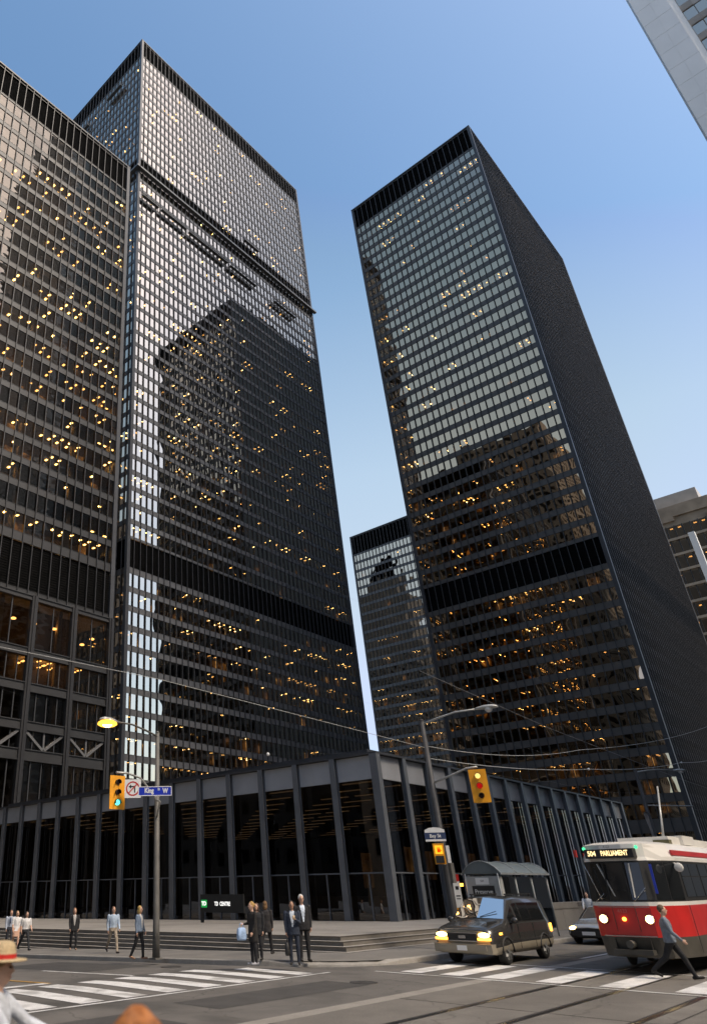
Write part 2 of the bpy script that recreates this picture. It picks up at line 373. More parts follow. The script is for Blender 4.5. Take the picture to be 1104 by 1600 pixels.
mb = MB(); sheet(mb, [29.6, 36], [10.85, 10.98], zr, .012); mb.build('lane_line', paint, road)
# utility patches and covers
patchm = ground_mat('asphalt_patch', (.055, .052, .048), (.08, .075, .07), .9, 1.5, .5, 60)
ironm = solid('cast_iron', (.08, .074, .067), .55, .5, var=.4, scale=6, bump=.4, bscale=25)
for (x0, x1, y0, y1) in ((7.5, 11.2, 11.4, 13.2), (12.9, 18.6, 12.2, 13.6), (16.5, 19.4, 21.5, 27), (28.5, 33, 11.1, 12.1)):
    mb = MB(); sheet(mb, [x0, x1], [y0, max(y0 + .1, min(17.5, y1))] if y0 < 17.5 else [y0, y1], zr, .005); mb.build('asphalt_patch', patchm, road)
for (x, y) in ((18.9, 12.6), (19.2, 20.3), (30.5, 11.7)):
    mb = MB(); mb.tube([(x, y, zr(x, y) - .05), (x, y, zr(x, y) + .012)], .36, 24, sm=False); mb.build('manhole_cover', ironm, road)
# sidewalk with its kerb
ys = [14.4 + i * .45 for i in range(11)] + [19.5, 24, 40, 60, 140]
mb = MB()
for a, b in zip(ys, ys[1:]):
    xa, xb = kerb_x(a) + .16, kerb_x(b) + .16
    if a >= 18.9: xa = xb = 20.66
    xe = 160 if b <= 18.9 else 27
    mb.quad((xa, a + (.16 if a < 14.5 else 0), .15 + zr(0, a)), (xe, a + (.16 if a < 14.5 else 0), .15 + zr(0, a)), (xe, b, .15 + zr(0, b)), (xb, b, .15 + zr(0, b)))
mb.build('sidewalk', paving, kind='structure')
path = [(160, 14.4), (60, 14.4), (25, 14.4)] + [(25 + 4.5 * math.cos(R_(a)), 18.9 + 4.5 * math.sin(R_(a))) for a in range(-100, -181, -10)] + [(20.5, y) for y in (24, 40, 80, 140)]
mb = MB(); nb = len(path)
for i, (px, py) in enumerate(path):
    q0, q1 = path[max(i - 1, 0)], path[min(i + 1, nb - 1)]
    t = Vector((q1[0] - q0[0], q1[1] - q0[1])).normalized(); nx, ny = t.y, -t.x        # inwards
    z = zr(px, py)
    hgt = .145 if not (20 < px < 24.2 and py < 17) else .06                            # lowered where people cross
    mb.v += [(px, py, z - .05), (px + nx * .015, py + ny * .015, z + hgt - .015), (px + nx * .03, py + ny * .03, z + hgt + .008), (px + nx * .2, py + ny * .2, z + .154)]
for i in range(nb - 1):
    for k in range(3): mb.face((i * 4 + k, (i + 1) * 4 + k, (i + 1) * 4 + k + 1, i * 4 + k + 1), 0)
mb.build('kerb', kerbm, kind='structure')
# plaza and its granite steps
def plateau(name, x0, y0, x1, dz, mats, yend=140, nose=True):
    mb = MB(); ysx = [y0, 19, 40, 80, yend]
    for a, b in zip(ysx, ysx[1:]):
        mb.quad((x0, a, zp(a) + dz), (x1, a, zp(a) + dz), (x1, b, zp(b) + dz), (x0, b, zp(b) + dz), 0)
        mb.quad((x0 + .03, a, zp(a) + dz - .05), (x0, a, zp(a) + dz), (x0, b, zp(b) + dz), (x0 + .03, b, zp(b) + dz - .05), 1)
        mb.quad((x0 + .03, a, zp(a) + dz - .6), (x0 + .03, a, zp(a) + dz - .05), (x0 + .03, b, zp(b) + dz - .05), (x0 + .03, b, zp(b) + dz - .6), 1)
    mb.quad((x0 + .03, y0 + .03, zp(y0) + dz - .6), (x1, y0 + .03, zp(y0) + dz - .6), (x1, y0 + .03, zp(y0) + dz - .05), (x0 + .03, y0 + .03, zp(y0) + dz - .05), 1)
    mb.quad((x0, y0, zp(y0) + dz - .001), (x0 + .03, y0 + .03, zp(y0) + dz - .05), (x1, y0 + .03, zp(y0) + dz - .05), (x1, y0, zp(y0) + dz - .001), 1)
    return mb.build(name, mats, kind='structure')
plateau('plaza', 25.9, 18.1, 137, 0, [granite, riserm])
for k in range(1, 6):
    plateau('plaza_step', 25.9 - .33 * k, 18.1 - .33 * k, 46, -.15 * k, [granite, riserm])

# ------------------------------------------------------------------ generic curtain wall tower
def tower(name, label, x0, x1, y0, y1, ztop, faces, gmat, module, npane=300, zvis=0., lit=.1, seed=1, slabs=None, cat='tower', mul=(.11, .2), top_roof=True, core=3.4, spm=spand, mum=steel, run=.22, spread=(.05, .15, .5, 1, 1, 1.8, 3.0)):
    """faces: dicts with side ('-y', '-x', '+x'), rows [(z0, z1)], bands [(z0, z1)], n modules"""
    rg = random.Random(seed)
    th = empty(name, (x0, y0, 0), label, cat)
    allp = []
    lightmb, light2, room, blind = MB(), MB(), MB(), MB()
    for F in faces:
        if F['side'] == '-y': O, U, Nn, Wd = Vector((x0, y0, 0)), Vector((1, 0, 0)), Vector((0, -1, 0)), x1 - x0
        elif F['side'] == '-x': O, U, Nn, Wd = Vector((x0, y0, 0)), Vector((0, 1, 0)), Vector((-1, 0, 0)), y1 - y0
        else: O, U, Nn, Wd = Vector((x1, y0, 0)), Vector((0, 1, 0)), Vector((1, 0, 0)), y1 - y0
        n = F['n']; md = Wd / n; rows, bands = F['rows'], F['bands']; zb = F.get('zb', 0); light_ok = F.get('lights', True); full = F.get('full', True)
        def B(mb, ua, ub, da, db, za, zb_, mi=0):
            p, q = O + U * ua + Nn * da, O + U * ub + Nn * db
            mb.box(p.x, q.x, p.y, q.y, za, zb_, mi)
        # mullions: rolled I sections welded to the frame, one for each module
        mb = MB(); B(mb, -mul[0] / 2, mul[0] / 2, mul[1] - .03, mul[1], zb, ztop - .02); B(mb, -.025, .025, .004, mul[1] - .03, zb, ztop - .02)
        me = mb.mesh('mullion', mum, O)
        stuffm = MB()
        for i in range(1, n):
            if full: inst('mullion', me, th, O - Vector((x0, y0, 0)) + U * (i * md))
        # spandrels between the rows of windows
        cuts = sorted(rows + bands)
        z = zb; gaps = []
        for (a, b) in cuts:
            if a - z > .02: gaps.append((z, a))
            z = b
        if ztop - z > .02: gaps.append((z, ztop))
        smb = MB()
        for (a, b) in gaps:
            mb = MB() if full else smb
            B(mb, .0, Wd, -.12, 0, a, b)
            if b - a > .4: B(mb, 0, Wd, 0, .03, a, a + .07); B(mb, 0, Wd, 0, .03, b - .07, b)
            if full: mb.build('spandrel', spm, th)
        if not full: smb.build('spandrel_bands', spm, th, kind='stuff')
        for (a, b) in bands:
            mb = MB(); B(mb, 0, Wd, -.35, -.25, a, b)
            zz = a + .1
            while zz < b: B(mb, 0, Wd, -.25, -.18, zz, zz + .1); zz += .35
            mb.build('louvre_band', louv, th)
        # glass
        pm = {}
        for ri, (a, b) in enumerate(rows):
            key = round(b - a, 3)
            if key not in pm:
                mb = MB(); hw = md / 2 - .06; hh = (b - a) / 2
                c0 = O
                P = lambda u, d, zz: c0 + U * u + Nn * d + Vector((0, 0, zz))
                mb.quad(P(-hw, 0, -hh), P(hw, 0, -hh), P(hw, 0, hh), P(-hw, 0, hh), 0)
                nq = (Vector(mb.v[1]) - Vector(mb.v[0])).cross(Vector(mb.v[2]) - Vector(mb.v[1]))
                if nq.dot(Nn) < 0: mb.f[0] = mb.f[0][::-1]
                pm[key] = mb.mesh('window_pane', gmat, O)
            frow = lit * rg.choice(spread) if light_ok else 0
            on = False
            colw = max(2, int(rg.uniform(3, 8)))
            rl = rg.random()
            litf = F.get('litf')
            for i in range(n):
                cpos = O + U * ((i + .5) * md) - Nn * .07 + Vector((0, 0, (a + b) / 2))
                q = to_px(cpos)
                vis = q is not None and -5 < q[0] < 1109 and -5 < q[1] < 1605 and b > zvis and (cpos - CAM_P).dot(Nn) < 0 and full
                d = (cpos - CAM_P); size = -d.normalized().dot(Nn) / d.length_squared if vis else -1
                allp.append((size, pm[key], cpos - Vector((x0, y0, 0)), cpos, U, Nn, md / 2 - .06, (b - a) / 2))
                if not light_ok: continue
                # ceiling fixtures, in runs
                fl = frow * (litf(i / n, (a + b) / 2) if litf else 1)
                if i % colw == 0 or not on: on = rg.random() < fl
                elif rg.random() < run: on = False
                if on:
                    for dep in ((.75, 1.9) if rg.random() < .6 else (1.1,)):
                        uc = (i + .5) * md + rg.uniform(-.15, .15)
                        B(lightmb if rl < .75 else light2, uc - .15, uc + .15, -dep - .24 - .12, -dep + .24 - .12, b - .03, b + .03)
                if rg.random() < fl * .35:
                    B(room, i * md + .1, (i + 1) * md - .1, -2.6, -2.55, a + rg.choice((.02, .9)), b - .05)
                r_ = rg.random()
                if r_ < .2:
                    dz = (b - a) * rg.choice((.25, .4, .6, .97)); B(blind, i * md + .12, (i + 1) * md - .12, -.22, -.2, b - dz, b)
                elif r_ < .27:
                    B(blind, i * md + .15, i * md + .45, -.26, -.23, a, b)
    allp.sort(key=lambda t: -t[0])
    for s_, me, lp, *_ in allp[:npane]:
        if s_ > 0: inst('window_pane', me, th, lp)
    mb = MB()
    for s_, me, lp, cpos, U, Nn, hw, hh in allp[npane:] if npane else allp:
        a = [cpos + U * (-hw) - Vector((0, 0, hh)), cpos + U * hw - Vector((0, 0, hh)), cpos + U * hw + Vector((0, 0, hh)), cpos - U * hw + Vector((0, 0, hh))]
        if (a[1] - a[0]).cross(a[2] - a[1]).dot(Nn) < 0: a.reverse()
        mb.quad(*a)
    if mb.f: mb.build('window_glazing', gmat, th, kind='stuff')
    # inside: floor slabs, core, columns
    rows0 = faces[0]['rows']; mb = MB()
    allz = sorted(rows0)
    for (a, b), nx in zip(allz, allz[1:] + [(ztop, ztop)]):
        mb.box(x0 + .14, x1 - .14, y0 + .14, y1 - .14, b + .01, min(nx[0] - .05, b + .6))
    mb.build('floor_slab', slabm, th, kind='stuff')
    mb = MB(); mb.box(x0 + core, x1 - core, y0 + core, y1 - core, 0, ztop - 1); mb.build('building_core', corem, th)
    mb = MB(); st = 6 * module
    k = int((x1 - x0) / st)
    for i in range(k + 1): mb.box(x0 + .9 + i * st * .97, x0 + 1.5 + i * st * .97, y0 + 1.1, y0 + 1.7, 0, ztop - 2)
    k = int((y1 - y0) / st)
    for i in range(1, k + 1): mb.box(x0 + 1.1, x0 + 1.7, y0 + i * st * .97, y0 + .6 + i * st * .97, 0, ztop - 2)
    mb.build('interior_column', colm, th)
    for mbx, nm, mt in ((lightmb, 'ceiling_lights', lampm), (light2, 'dim_ceiling_lights', lamp2), (room, 'glowing_partitions', roomm), (blind, 'window_blinds', blindm)):
        if mbx.f: mbx.build(nm, mt, th, kind='stuff')
    # corner posts and roof
    mb = MB()
    mb.box(x0 - .22, x0 + .5, y0 - .22, y0 + .5, 0, ztop)
    if any(f['side'] == '-y' for f in faces): mb.box(x1 - .5, x1 + .2, y0 - .22, y0 + .5, 0, ztop)
    if any(f['side'] == '-x' for f in faces): mb.box(x0 - .22, x0 + .5, y1 - .5, y1 + .2, 0, ztop)
    mb.build('corner_post', steel2, th)
    mb = MB(); mb.box(x0 - .24, x1 + .24, y0 - .24, y1 + .24, ztop, ztop + .35); mb.build('roof', steel2, th)
    mb = MB()
    if not any(f['side'] == '+x' for f in faces): mb.box(x1 - .3, x1, y0 + .5, y1, 0, ztop - .01)
    if not any(f['side'] == '-x' for f in faces): mb.box(x0, x0 + .3, y0 + .5, y1, 0, ztop - .01)
    mb.box(x0 + .5, x1 - .5, y1 - .3, y1, 0, ztop - .01)
    mb.build('rear_wall', steel2, th)
    return th
def rowset(z0, z1, n, h):
    p = (z1 - z0) / n
    return [(z0 + i * p + (p - h) / 2, z0 + i * p + (p - h) / 2 + h) for i in range(n)]

# the tall tower, left of centre
rows_m = [(52.92 - 3.61 * k - 2.55, 52.92 - 3.61 * k) for k in range(13)] + rowset(59.9, 165., 29, 2.6) + rowset(169.7, 215.9, 13, 2.6)
bands_m = [(54.1, 59.9), (165, 169.6), (215.9, 222.6)]
tall = tower('office_tower', 'tallest black steel tower, left of centre, its glass showing a neighbour reflected', 74.45, 147.6, 90.18, 126.76, 223, [
    dict(side='-y', n=48, rows=rows_m, bands=bands_m, litf=lambda u, z: .45 if z > 150 else (1.5 if z < 60 else 1.)),
    dict(side='-x', n=24, rows=rows_m, bands=bands_m)], g_tower, 1.524, zvis=14, lit=.12, seed=3, run=.6, spread=(.4, .7, 1, 1, 1.3, 1.8))
# the tower on the right
rows_r = rowset(59.9, 174.2, 32, 2.3) + [(53.2 - 3.58 * k - 2.3, 53.2 - 3.58 * k) for k in range(12)] + [(2.5, 9.5)]
right = tower('office_tower', 'black steel tower on the right, broad side a dark ribbed wall', 138, 203.4, 29.4, 66, 182, [
    dict(side='-x', n=24, rows=rows_r, bands=[(54.3, 59.7), (174.2, 181.6)], litf=lambda u, z: .8 if z > 95 else (1.8 if z > 62 else .85)),
    dict(side='-y', n=43, rows=rows_r, bands=[(54.3, 59.7), (174.2, 181.6)], lights=False)], g_right, 1.524, zvis=4, lit=.11, seed=11, run=.3, spread=(.3, .5, 1, 1, 1.5, 2.6), mul=(.13, .26), spm=spand_w)
# the tower on the left edge: fine mullions above, wide bays and a truss storey below
rows_l = rowset(43.4, 125.5, 22, 2.7)
left = tower('office_tower', 'dark tower at the left edge with truss storey above the pavilion roof', 13.9, 58.2, 73.6, 110, 132.5, [
    dict(side='-y', n=29, rows=rows_l, bands=[(36.2, 42.6), (125.5, 132)], zb=35.6, litf=lambda u, z: .35 if z > 110 else 1.7),
    dict(side='+x', n=24, rows=rows_l, bands=[(36.2, 42.6), (125.5, 132)], zb=35.6, full=False)], g_left, 1.524, zvis=35, lit=.17, seed=5, run=.35, spread=(.3, .6, 1, 1, 1.6, 2.2), mul=(.12, .18), spm=spand_l, mum=mull_l)
rg = random.Random(21); yl = 73.6
lamps_l, lamps_d, rooms_l = MB(), MB(), MB()
for i, xc in enumerate((58.0, 51.75, 45.5, 39.3, 33.1, 26.9, 20.7, 14.5)):
    mb = MB(); mb.box(xc - .42, xc + .42, yl - .5, yl + .1, 0, 35.55); mb.box(xc - .12, xc + .12, yl - .62, yl - .5, 0, 35.55); mb.build('column', mull_l, left)
for a, b in ((27.7, 28.75), (23.4, 24.5), (18.9, 20.0), (15.5, 16.8), (34.9, 35.58)):
    mb = MB(); mb.box(14, 58, yl - .3, yl + .12, a, b); mb.box(14, 58, yl - .42, yl - .3, b - .12, b); mb.box(14, 58, yl - .42, yl - .3, a, a + .12); mb.build('beam', spand_l, left)
for xa in (51.75, 45.5, 39.3, 33.1):
    mb = MB()
    mb.bar((xa + .4, yl - .1, 18.9), (xa + 3.1, yl - .1, 16.8), .3, .3); mb.bar((xa + 5.8, yl - .1, 18.9), (xa + 3.1, yl - .1, 16.8), .3, .3); mb.bar((xa + 3.1, yl - .1, 16.8), (xa + 3.1, yl - .1, 18.9), .22, .22)
    mb.build('truss_web', spand, left)
for (a, b, k) in ((28.75, 34.9, 2), (24.5, 27.7, 4), (20., 23.4, 4), (16.8, 18.9, 4), (.5, 15.5, 4)):
    for xa in (51.75, 45.5, 39.3, 33.1, 26.9, 20.7, 14.5):
        wd = 6.2 / k
        for i in range(k):
            mb = MB(); u0, u1 = xa + i * wd, xa + (i + 1) * wd; y = yl + .02
            mb.quad((u0 + .05, y, a), (u1 - .05, y, a), (u1 - .05, y, b), (u0 + .05, y, b)); mb.build('window_pane', g_left, left)
            if i:
                mb = MB(); mb.box(u0 - .06, u0 + .06, yl - .12, yl + .06, a, b); mb.build('mullion', steel, left)
            if 20 < a < 28 and rg.random() < .5:
                for dep in (1.2, 2.4, 3.6):
                    if rg.random() < .8: lamps_l.box(u0 + .4, u0 + .75, yl + dep - .7, yl + dep, b - .02, b + .04)
                if rg.random() < .3: rooms_l.box(u0 + .1, u1 - .1, yl + 3.9, yl + 4, a + .1, b - .1)
            if 28 < a < 30 and rg.random() < .85: 
                lamps_l.ball((u0 + 1.4, yl + 1.6, b - 2.2), .34, .34, .14); lamps_l.ball((u0 + 1.9, yl + 4.5, b - 2.2), .34, .34, .14)
lamps_l.build('ceiling_lights', lamp2, left, kind='stuff'); rooms_l.build('glowing_partitions', roomm, left, kind='stuff')
mb = MB()
for z in (15.9, 19.4, 24, 28.2, 35.2): mb.box(14.1, 58, yl + .2, 105, z, z + .35)
mb.build('lower_floor_slab', slabm, left, kind='stuff')
mb = MB(); mb.box(30, 33, yl + 4, yl + 4.2, 1, 15); mb.box(37, 44, yl + 3.5, yl + 3.7, 1, 14.5); mb.box(48.5, 50.6, yl + 3, yl + 3.2, 9.5, 12.6); mb.build('stone_lobby_panel', colm, left)
# the lower tower seen between the two
rows_b = rowset(20, 123.2, 28, 2.6)
back = tower('office_tower', 'lower black tower far behind, between the two tall ones', 235, 290, 102.6, 139.2, 131.3, [
    dict(side='-x', n=24, rows=rows_b, bands=[(123.4, 131)], litf=lambda u, z: .25 if z > 80 else 3.0)], g_tower, 1.524, npane=0, lit=.1, seed=9, mul=(.14, .22))
# brown stone building behind the right tower
th = empty('stone_building', (255, 10, 0), 'brown stone office block behind the right tower, pale slab on its roof', 'building')
rg = random.Random(4)
mb = MB(); mb.box(255.2, 300, -12, 60, 0, 111.0); mb.build('wall', stone2, th)
mb = MB(); mb.box(258, 290, 25, 60, 111.0, 116.5); mb.build('roof_slab', marble2, th)
mb = MB(); mb.box(254.6, 255.2, 22.2, 24.2, 0, 106); mb.box(254.6, 255.2, 33, 60, 106, 111.2); mb.box(254.6, 255.2, -12, 33, 107.4, 111.2); mb.build('pier', stone2, th)
lm = MB()
for r in range(16):
    z0 = 100.5 - r * 5.2
    for c in range(14):
        yy = 25 + c * 2.2
        mb = MB(); y = (255.15)
        mb.quad((y, yy + 2.0, z0), (y, yy + .2, z0), (y, yy + .2, z0 + 3.9), (y, yy + 2.0, z0 + 3.9)); mb.build('window_pane', g_right, th)
        if rg.random() < .25: lm.box(255.19, 255.6, yy + .5, yy + 1.3, z0 + 2.9, z0 + 3.3)
    mb = MB(); mb.box(254.6, 255.1, 24.4, 56, z0 - .95, z0 - .15); mb.build('sill_band', stone, th)
for c in range(15):
    mb = MB(); yy = 25 + c * 2.2; mb.box(254.9, 255.12, yy - .12, yy + .12, 10, 104.6); mb.build('mullion', steel, th)
for k in range(3):
    mb = MB(); mb.box(255.1, 255.25, 18 - k * 3.2, 19.6 - k * 3.2, 103.5, 106.5); mb.build('window', louv, th)
lm.build('lit_windows', lamp2, th, kind='stuff')
mb = MB(); mb.box(232, 233.4, 26.6, 28.2, 0, 92); o = mb.build('white_pylon', marble); tag(o, 'slender white upright shaft before the brown stone block', 'pylon')

# white marble tower at the top right corner, with its notched corner pier
fc = empty('marble_tower', (98, -66.4, 0), 'white marble tower cut off by the top right corner', 'tower')
FY = -11.4
mb = MB(); mb.box(98.9, 149, -66, FY - .3, 0, 297); mb.build('tower_core', marble2, fc)
mb = MB(); mb.box(98, 101.2, FY, -7.42, 0, 298.2); mb.build('corner_pier', marble, fc)
mb = MB(); mb.box(98.35, 98.9, FY - .75, FY - .01, 0, 298); mb.box(98, 98.9, -66.4, -65.4, 0, 298.2); mb.build('edge_pier', marble, fc)
mb = MB(); mb.box(145.8, 149.2, FY - 3, FY - .1, 0, 298.2); mb.build('corner_pier', marble, fc)
mb = MB(); mb.box(98.7, 149.4, -66.2, FY - .1, 298.2, 299); mb.build('roof', marble, fc)
for i in range(29):
    x = 101.9 + i * 1.52; mb = MB(); mb.box(x, x + .85, FY - .3, FY - .05, 0, 298); mb.build('marble_rib', marble, fc)
for i in range(75):
    z0 = i * 4.0
    if 80 < z0 < 180: mb = MB(); mb.box(97.96, 98.0, FY + .03, -9.43, z0 + .03, z0 + 3.97); mb.box(97.96, 98.0, -9.39, -7.45, z0 + .03, z0 + 3.97); mb.build('marble_slab', marble, fc)
fc_rows = [(8 + 4.0 * i, 10.4 + 4.0 * i) for i in range(72)]
mb = MB(); mbg = MB()
for (a, b) in fc_rows:
    mb.box(98.62, 98.9, -65.4, FY - .76, a - 1.55, a - .02); mb.box(101.3, 145.7, FY - .3, FY - .2, a - 1.55, a - .02)
mb.build('spandrel_bands', marble2, fc, kind='stuff')
for i in range(35):
    yy = FY - .8 - i * 1.52
    for (a, b) in fc_rows:
        q = to_px((98.7, yy - .76, b)); z0, z1 = a + .02, b + .01
        if q and -10 < q[0] < 1120 and -10 < q[1] < 300 and i < 12:
            m1 = MB(); m1.quad((98.72, yy - .06, z0), (98.72, yy - 1.46, z0), (98.72, yy - 1.46, z1), (98.72, yy - .06, z1)); m1.build('window_pane', g_marb, fc)
            m1 = MB(); m1.box(98.56, 98.62, yy - 1.49, yy - .03, z0 - 1.5, z0 - .08); m1.build('panel', marble3, fc)
        else: mbg.quad((98.72, yy - .06, z0), (98.72, yy - 1.46, z0), (98.72, yy - 1.46, z1), (98.72, yy - .06, z1))
mbg.build('window_glazing', g_left, fc, kind='stuff')
# buildings across the street, behind the camera, that the glass mirrors; some added to block low sky
def stone_block(name, label, x0, x1, y0, y1, z, mat, steps=()):
    t_ = empty(name, (x0, y0, 0), label, 'building')
    mb = MB(); mb.box(x0, x1, y0, y1, 0, z)
    for (i, h0, h1) in steps: mb.box(x0 + i, x1 - i, y0 + i, y1 - i, h0, h1)
    mb.build('wall', mat, t_)
    wn_ = MB(); zz = 6.
    while zz < z - 4:
        x = x0 + 1.2
        while x < x1 - 2:
            wn_.box(x, x + 1.5, y0 - .05, y0 + .02, zz, zz + 2.1); wn_.box(x, x + 1.5, y1 - .02, y1 + .05, zz, zz + 2.1); x += 3.1
        y = y0 + 1.2
        while y < y1 - 2: wn_.box(x1 - .02, x1 + .05, y, y + 1.5, zz, zz + 2.1); y += 3.1
        zz += 3.8
    wn_.build('windows', louv, t_, kind='stuff')
    return t_
stone_block('stone_building', 'buff limestone bank tower across the street, mirrored in the glass', -46, -9, 26, 58, 140, stone, ((4, 140, 148),))
stone_block('stone_building', 'tall brown stone tower mirrored in the right tower', -60, -18, 72, 112, 186, stone3)
stone_block('stone_building', 'dark stepped stone tower far to the south, mirrored between the towers', -50, -6, 236, 300, 158, stone4, ((5, 158, 178), (10, 178, 207), (16, 207, 226), (22, 226, 246)))
stone_block('stone_building', 'unseen stone tower by the marble tower, added to keep sky out of low reflections and shade the pavilion', 50, 88, -62, -15, 92, stone4)  # added to block mirrored sky; height set for shade on the pavilion
stone_block('stone_building', 'unseen stone block added to the north to keep low sky out of the glass', 28, 88, -130, -78, 70, stone)  # added out of view to block low sky in reflections
stone_block('stone_building', 'unseen tall dark tower added to the north to keep sky out of the twice mirrored glass', -62, -9, -165, -88, 235, stone4)  # added out of view, tall and dark, to block sky in second reflections
stone_block('stone_building', 'pale stone block behind the viewer across the street', -48, -10, -62, -10, 42, stone)

# ------------------------------------------------------------------ banking pavilion
PX, PY, PW, PZ = 40.82, 24.6, 45.72, 9.64
pv = empty('banking_pavilion', (PX, PY, 0), 'single storey black steel and glass banking pavilion on the plaza', 'building')
S = 3.048; FB, TR = 8.22, 3.0
cme = {}
mbI = MB()
for side in (0, 1):
    for i in range(16):
        if side and i == 0: continue
        zb = zp(PY + (0 if side else i * S)) - .3
        mb = MB()
        def b2(a0, a1, d0, d1, z0, z1, mi=0):
            if side == 0: mb.box(PX - d1, PX - d0, PY + i * S + a0, PY + i * S + a1, z0, z1, mi)
            else: mb.box(PX + i * S + a0, PX + i * S + a1, PY - d1, PY - d0, z0, z1, mi)
        if i == 0:
            mb.box(PX - .32, PX + .12, PY - .32, PY - .26, zb, PZ); mb.box(PX - .32, PX - .26, PY - .26, PY + .2, zb, PZ); mb.box(PX - .14, PX + .04, PY - .14, PY + .04, zb, PZ - .01)
            mb.box(PX + .06, PX + .12, PY - .26, PY + .06, zb, PZ - .02); mb.box(PX - .26, PX + .06, PY + .14, PY + .2, zb, PZ - .02)
        else:
            b2(-.2, .2, .26, .31, zb, PZ); b2(-.025, .025, .03, .26, zb, PZ - .004); b2(-.2, .2, .0, .03, zb, PZ - .008)
        mb.build('column', pav_steel, pv)
    for i in range(15):
        mb = MB()
        a0, a1 = i * S + .205, (i + 1) * S - .205
        if i == 0: a0 = .24
        if side == 0: mb.box(PX + .0, PX + .1, PY + a0, PY + a1, FB, PZ - .03)
        else: mb.box(PX + a0, PX + a1, PY + .0, PY + .1, FB, PZ - .03)
        mb.build('fascia_panel', pav_fascia, pv)
        zb = zp(PY + (0 if side else i * S)) - .05
        am = (i + .5) * S
        def pane(u0, u1, z0, z1):
            mb = MB(); d = .2
            if side == 0: mb.quad((PX + d, PY + u1, z0), (PX + d, PY + u0, z0), (PX + d, PY + u0, z1), (PX + d, PY + u1, z1))
            else: mb.quad((PX + u0, PY + d, z0), (PX + u1, PY + d, z0), (PX + u1, PY + d, z1), (PX + u0, PY + d, z1))
            mb.build('window_pane', g_pav, pv)
        pane(a0, a1, TR + .04, FB); pane(a0, am - .04, zb, TR - .04); pane(am + .04, a1, zb, TR - .04)
        mb = MB()
        if side == 0:
            mb.box(PX + .12, PX + .26, PY + a0 - .1, PY + a1 + .1, TR - .04, TR + .04); mb.box(PX + .13, PX + .25, PY + am - .04, PY + am + .04, zb, TR - .04)
        else:
            mb.box(PX + a0 - .1, PX + a1 + .1, PY + .12, PY + .26, TR - .04, TR + .04); mb.box(PX + am - .04, PX + am + .04, PY + .13, PY + .25, zb, TR - .04)
        mb.build('transom', pav_steel, pv)
mb = MB(); mb.box(PX - .3, PX + PW + .3, PY - .3, PY + PW + .3, PZ + .001, PZ + .12); mb.box(PX + 1.2, PX + PW - 1.2, PY + 1.2, PY + PW - 1.2, PZ + .121, PZ + .6); mb.build('roof', steel2, pv)
mb = MB(); mb.box(PX + .3, PX + PW - .3, PY + .3, PY + PW - .3, FB + .02, FB + .3); mb.build('ceiling', solid('pavilion_ceiling', (.2, .18, .15), .9), pv)
mb = MB(); mb.box(PX + PW - .2, PX + PW, PY + .3, PY + PW, 0, PZ - .05); mb.box(PX, PX + PW - .2, PY + PW - .2, PY + PW, 0, PZ - .05); mb.build('rear_wall', steel2, pv)
mb = MB()
for i in range(14):
    for j in range(15):
        if (i * 7 + j * 3) % 5 < 3:
            mb.box(PX + 1 + i * S, PX + 1 + i * S + .22, PY + .9 + j * S, PY + 3.3 + j * S, FB - .03, FB + .015)
mb.build('ceiling_light_slots', glow('slot_light', (1, .62, .3), .03), pv, kind='stuff')
mb = MB(); mb.box(PX + 14, PX + 32, PY + 14, PY + 34, .5, 3.2); mb.box(PX + 8, PX + 9, PY + 5, PY + 20, .5, 1.7); mb.box(PX + 14, PX + 30, PY + 7, PY + 8, .5, 1.7); mb.build('teller_counter', corem, pv)
mb = MB(); mb.box(PX + .3, PX + PW - .3, PY + .3, PY + PW - .3, .3, .52); mb.build('floor', solid('hall_floor', (.12, .11, .1), .5), pv)
mb = MB()
for x, z, h in ((2.2, 2.2, 2.0), (7.6, 3.1, 1.6), (10.4, 2.7, 1.8), (17, 3.0, 1.5), (21.5, 3.1, 1.3), (27.6, 3.3, 1.3)): mb.box(PX + x, PX + x + 1.1, PY + 3.2, PY + 3.26, z, z + h)
mb.build('hanging_banner', glow_var('banner_glow', (.35, .17, .06), (.6, .3, .1), .01, .035, 1.2), pv)  # banners given a faint glow to stand for hall light on them

# ------------------------------------------------------------------ street furniture
galv = solid('galvanised', (.42, .42, .4), .45, .3, var=.15, scale=3)
polem = solid('pole_grey', (.12, .115, .105), .6, .1, var=.3, scale=2, bump=.1)
poled = solid('pole_dark', (.05, .05, .052), .6, .1, var=.3, scale=2)
sigy = solid('signal_yellow', (.85, .36, .012), .45, var=.08)
black = solid('matt_black', (.014, .014, .014), .6, var=.2)
white = solid('white_enamel', (.78, .78, .76), .4, var=.05)
redm = solid('red_enamel', (.5, .025, .02), .4, var=.1)
blue = solid('sign_blue', (.012, .035, .42), .4, var=.08)
navy = solid('sign_navy', (.03, .05, .12), .5, var=.1)
green = solid('logo_green', (.03, .36, .1), .45, var=.05)
sodium = glow('sodium_lamp', (1, .66, .27), 7, True)
sodium_bloom = glow('sodium_bloom', (1, .45, .05), 1.5)
hl = glow('headlamp', (1, .62, .17), 9)
hlw = glow('headlamp_core', (1, .85, .5), 22)
amber = glow('amber_lamp', (1, .4, .04), 3.5)
cyan = glow('green_signal', (.12, .95, .85), 1.1)
redl = glow('red_signal', (.6, .01, .01), .35)
paleL = glow('pale_lens', (1, .72, .2), .7)

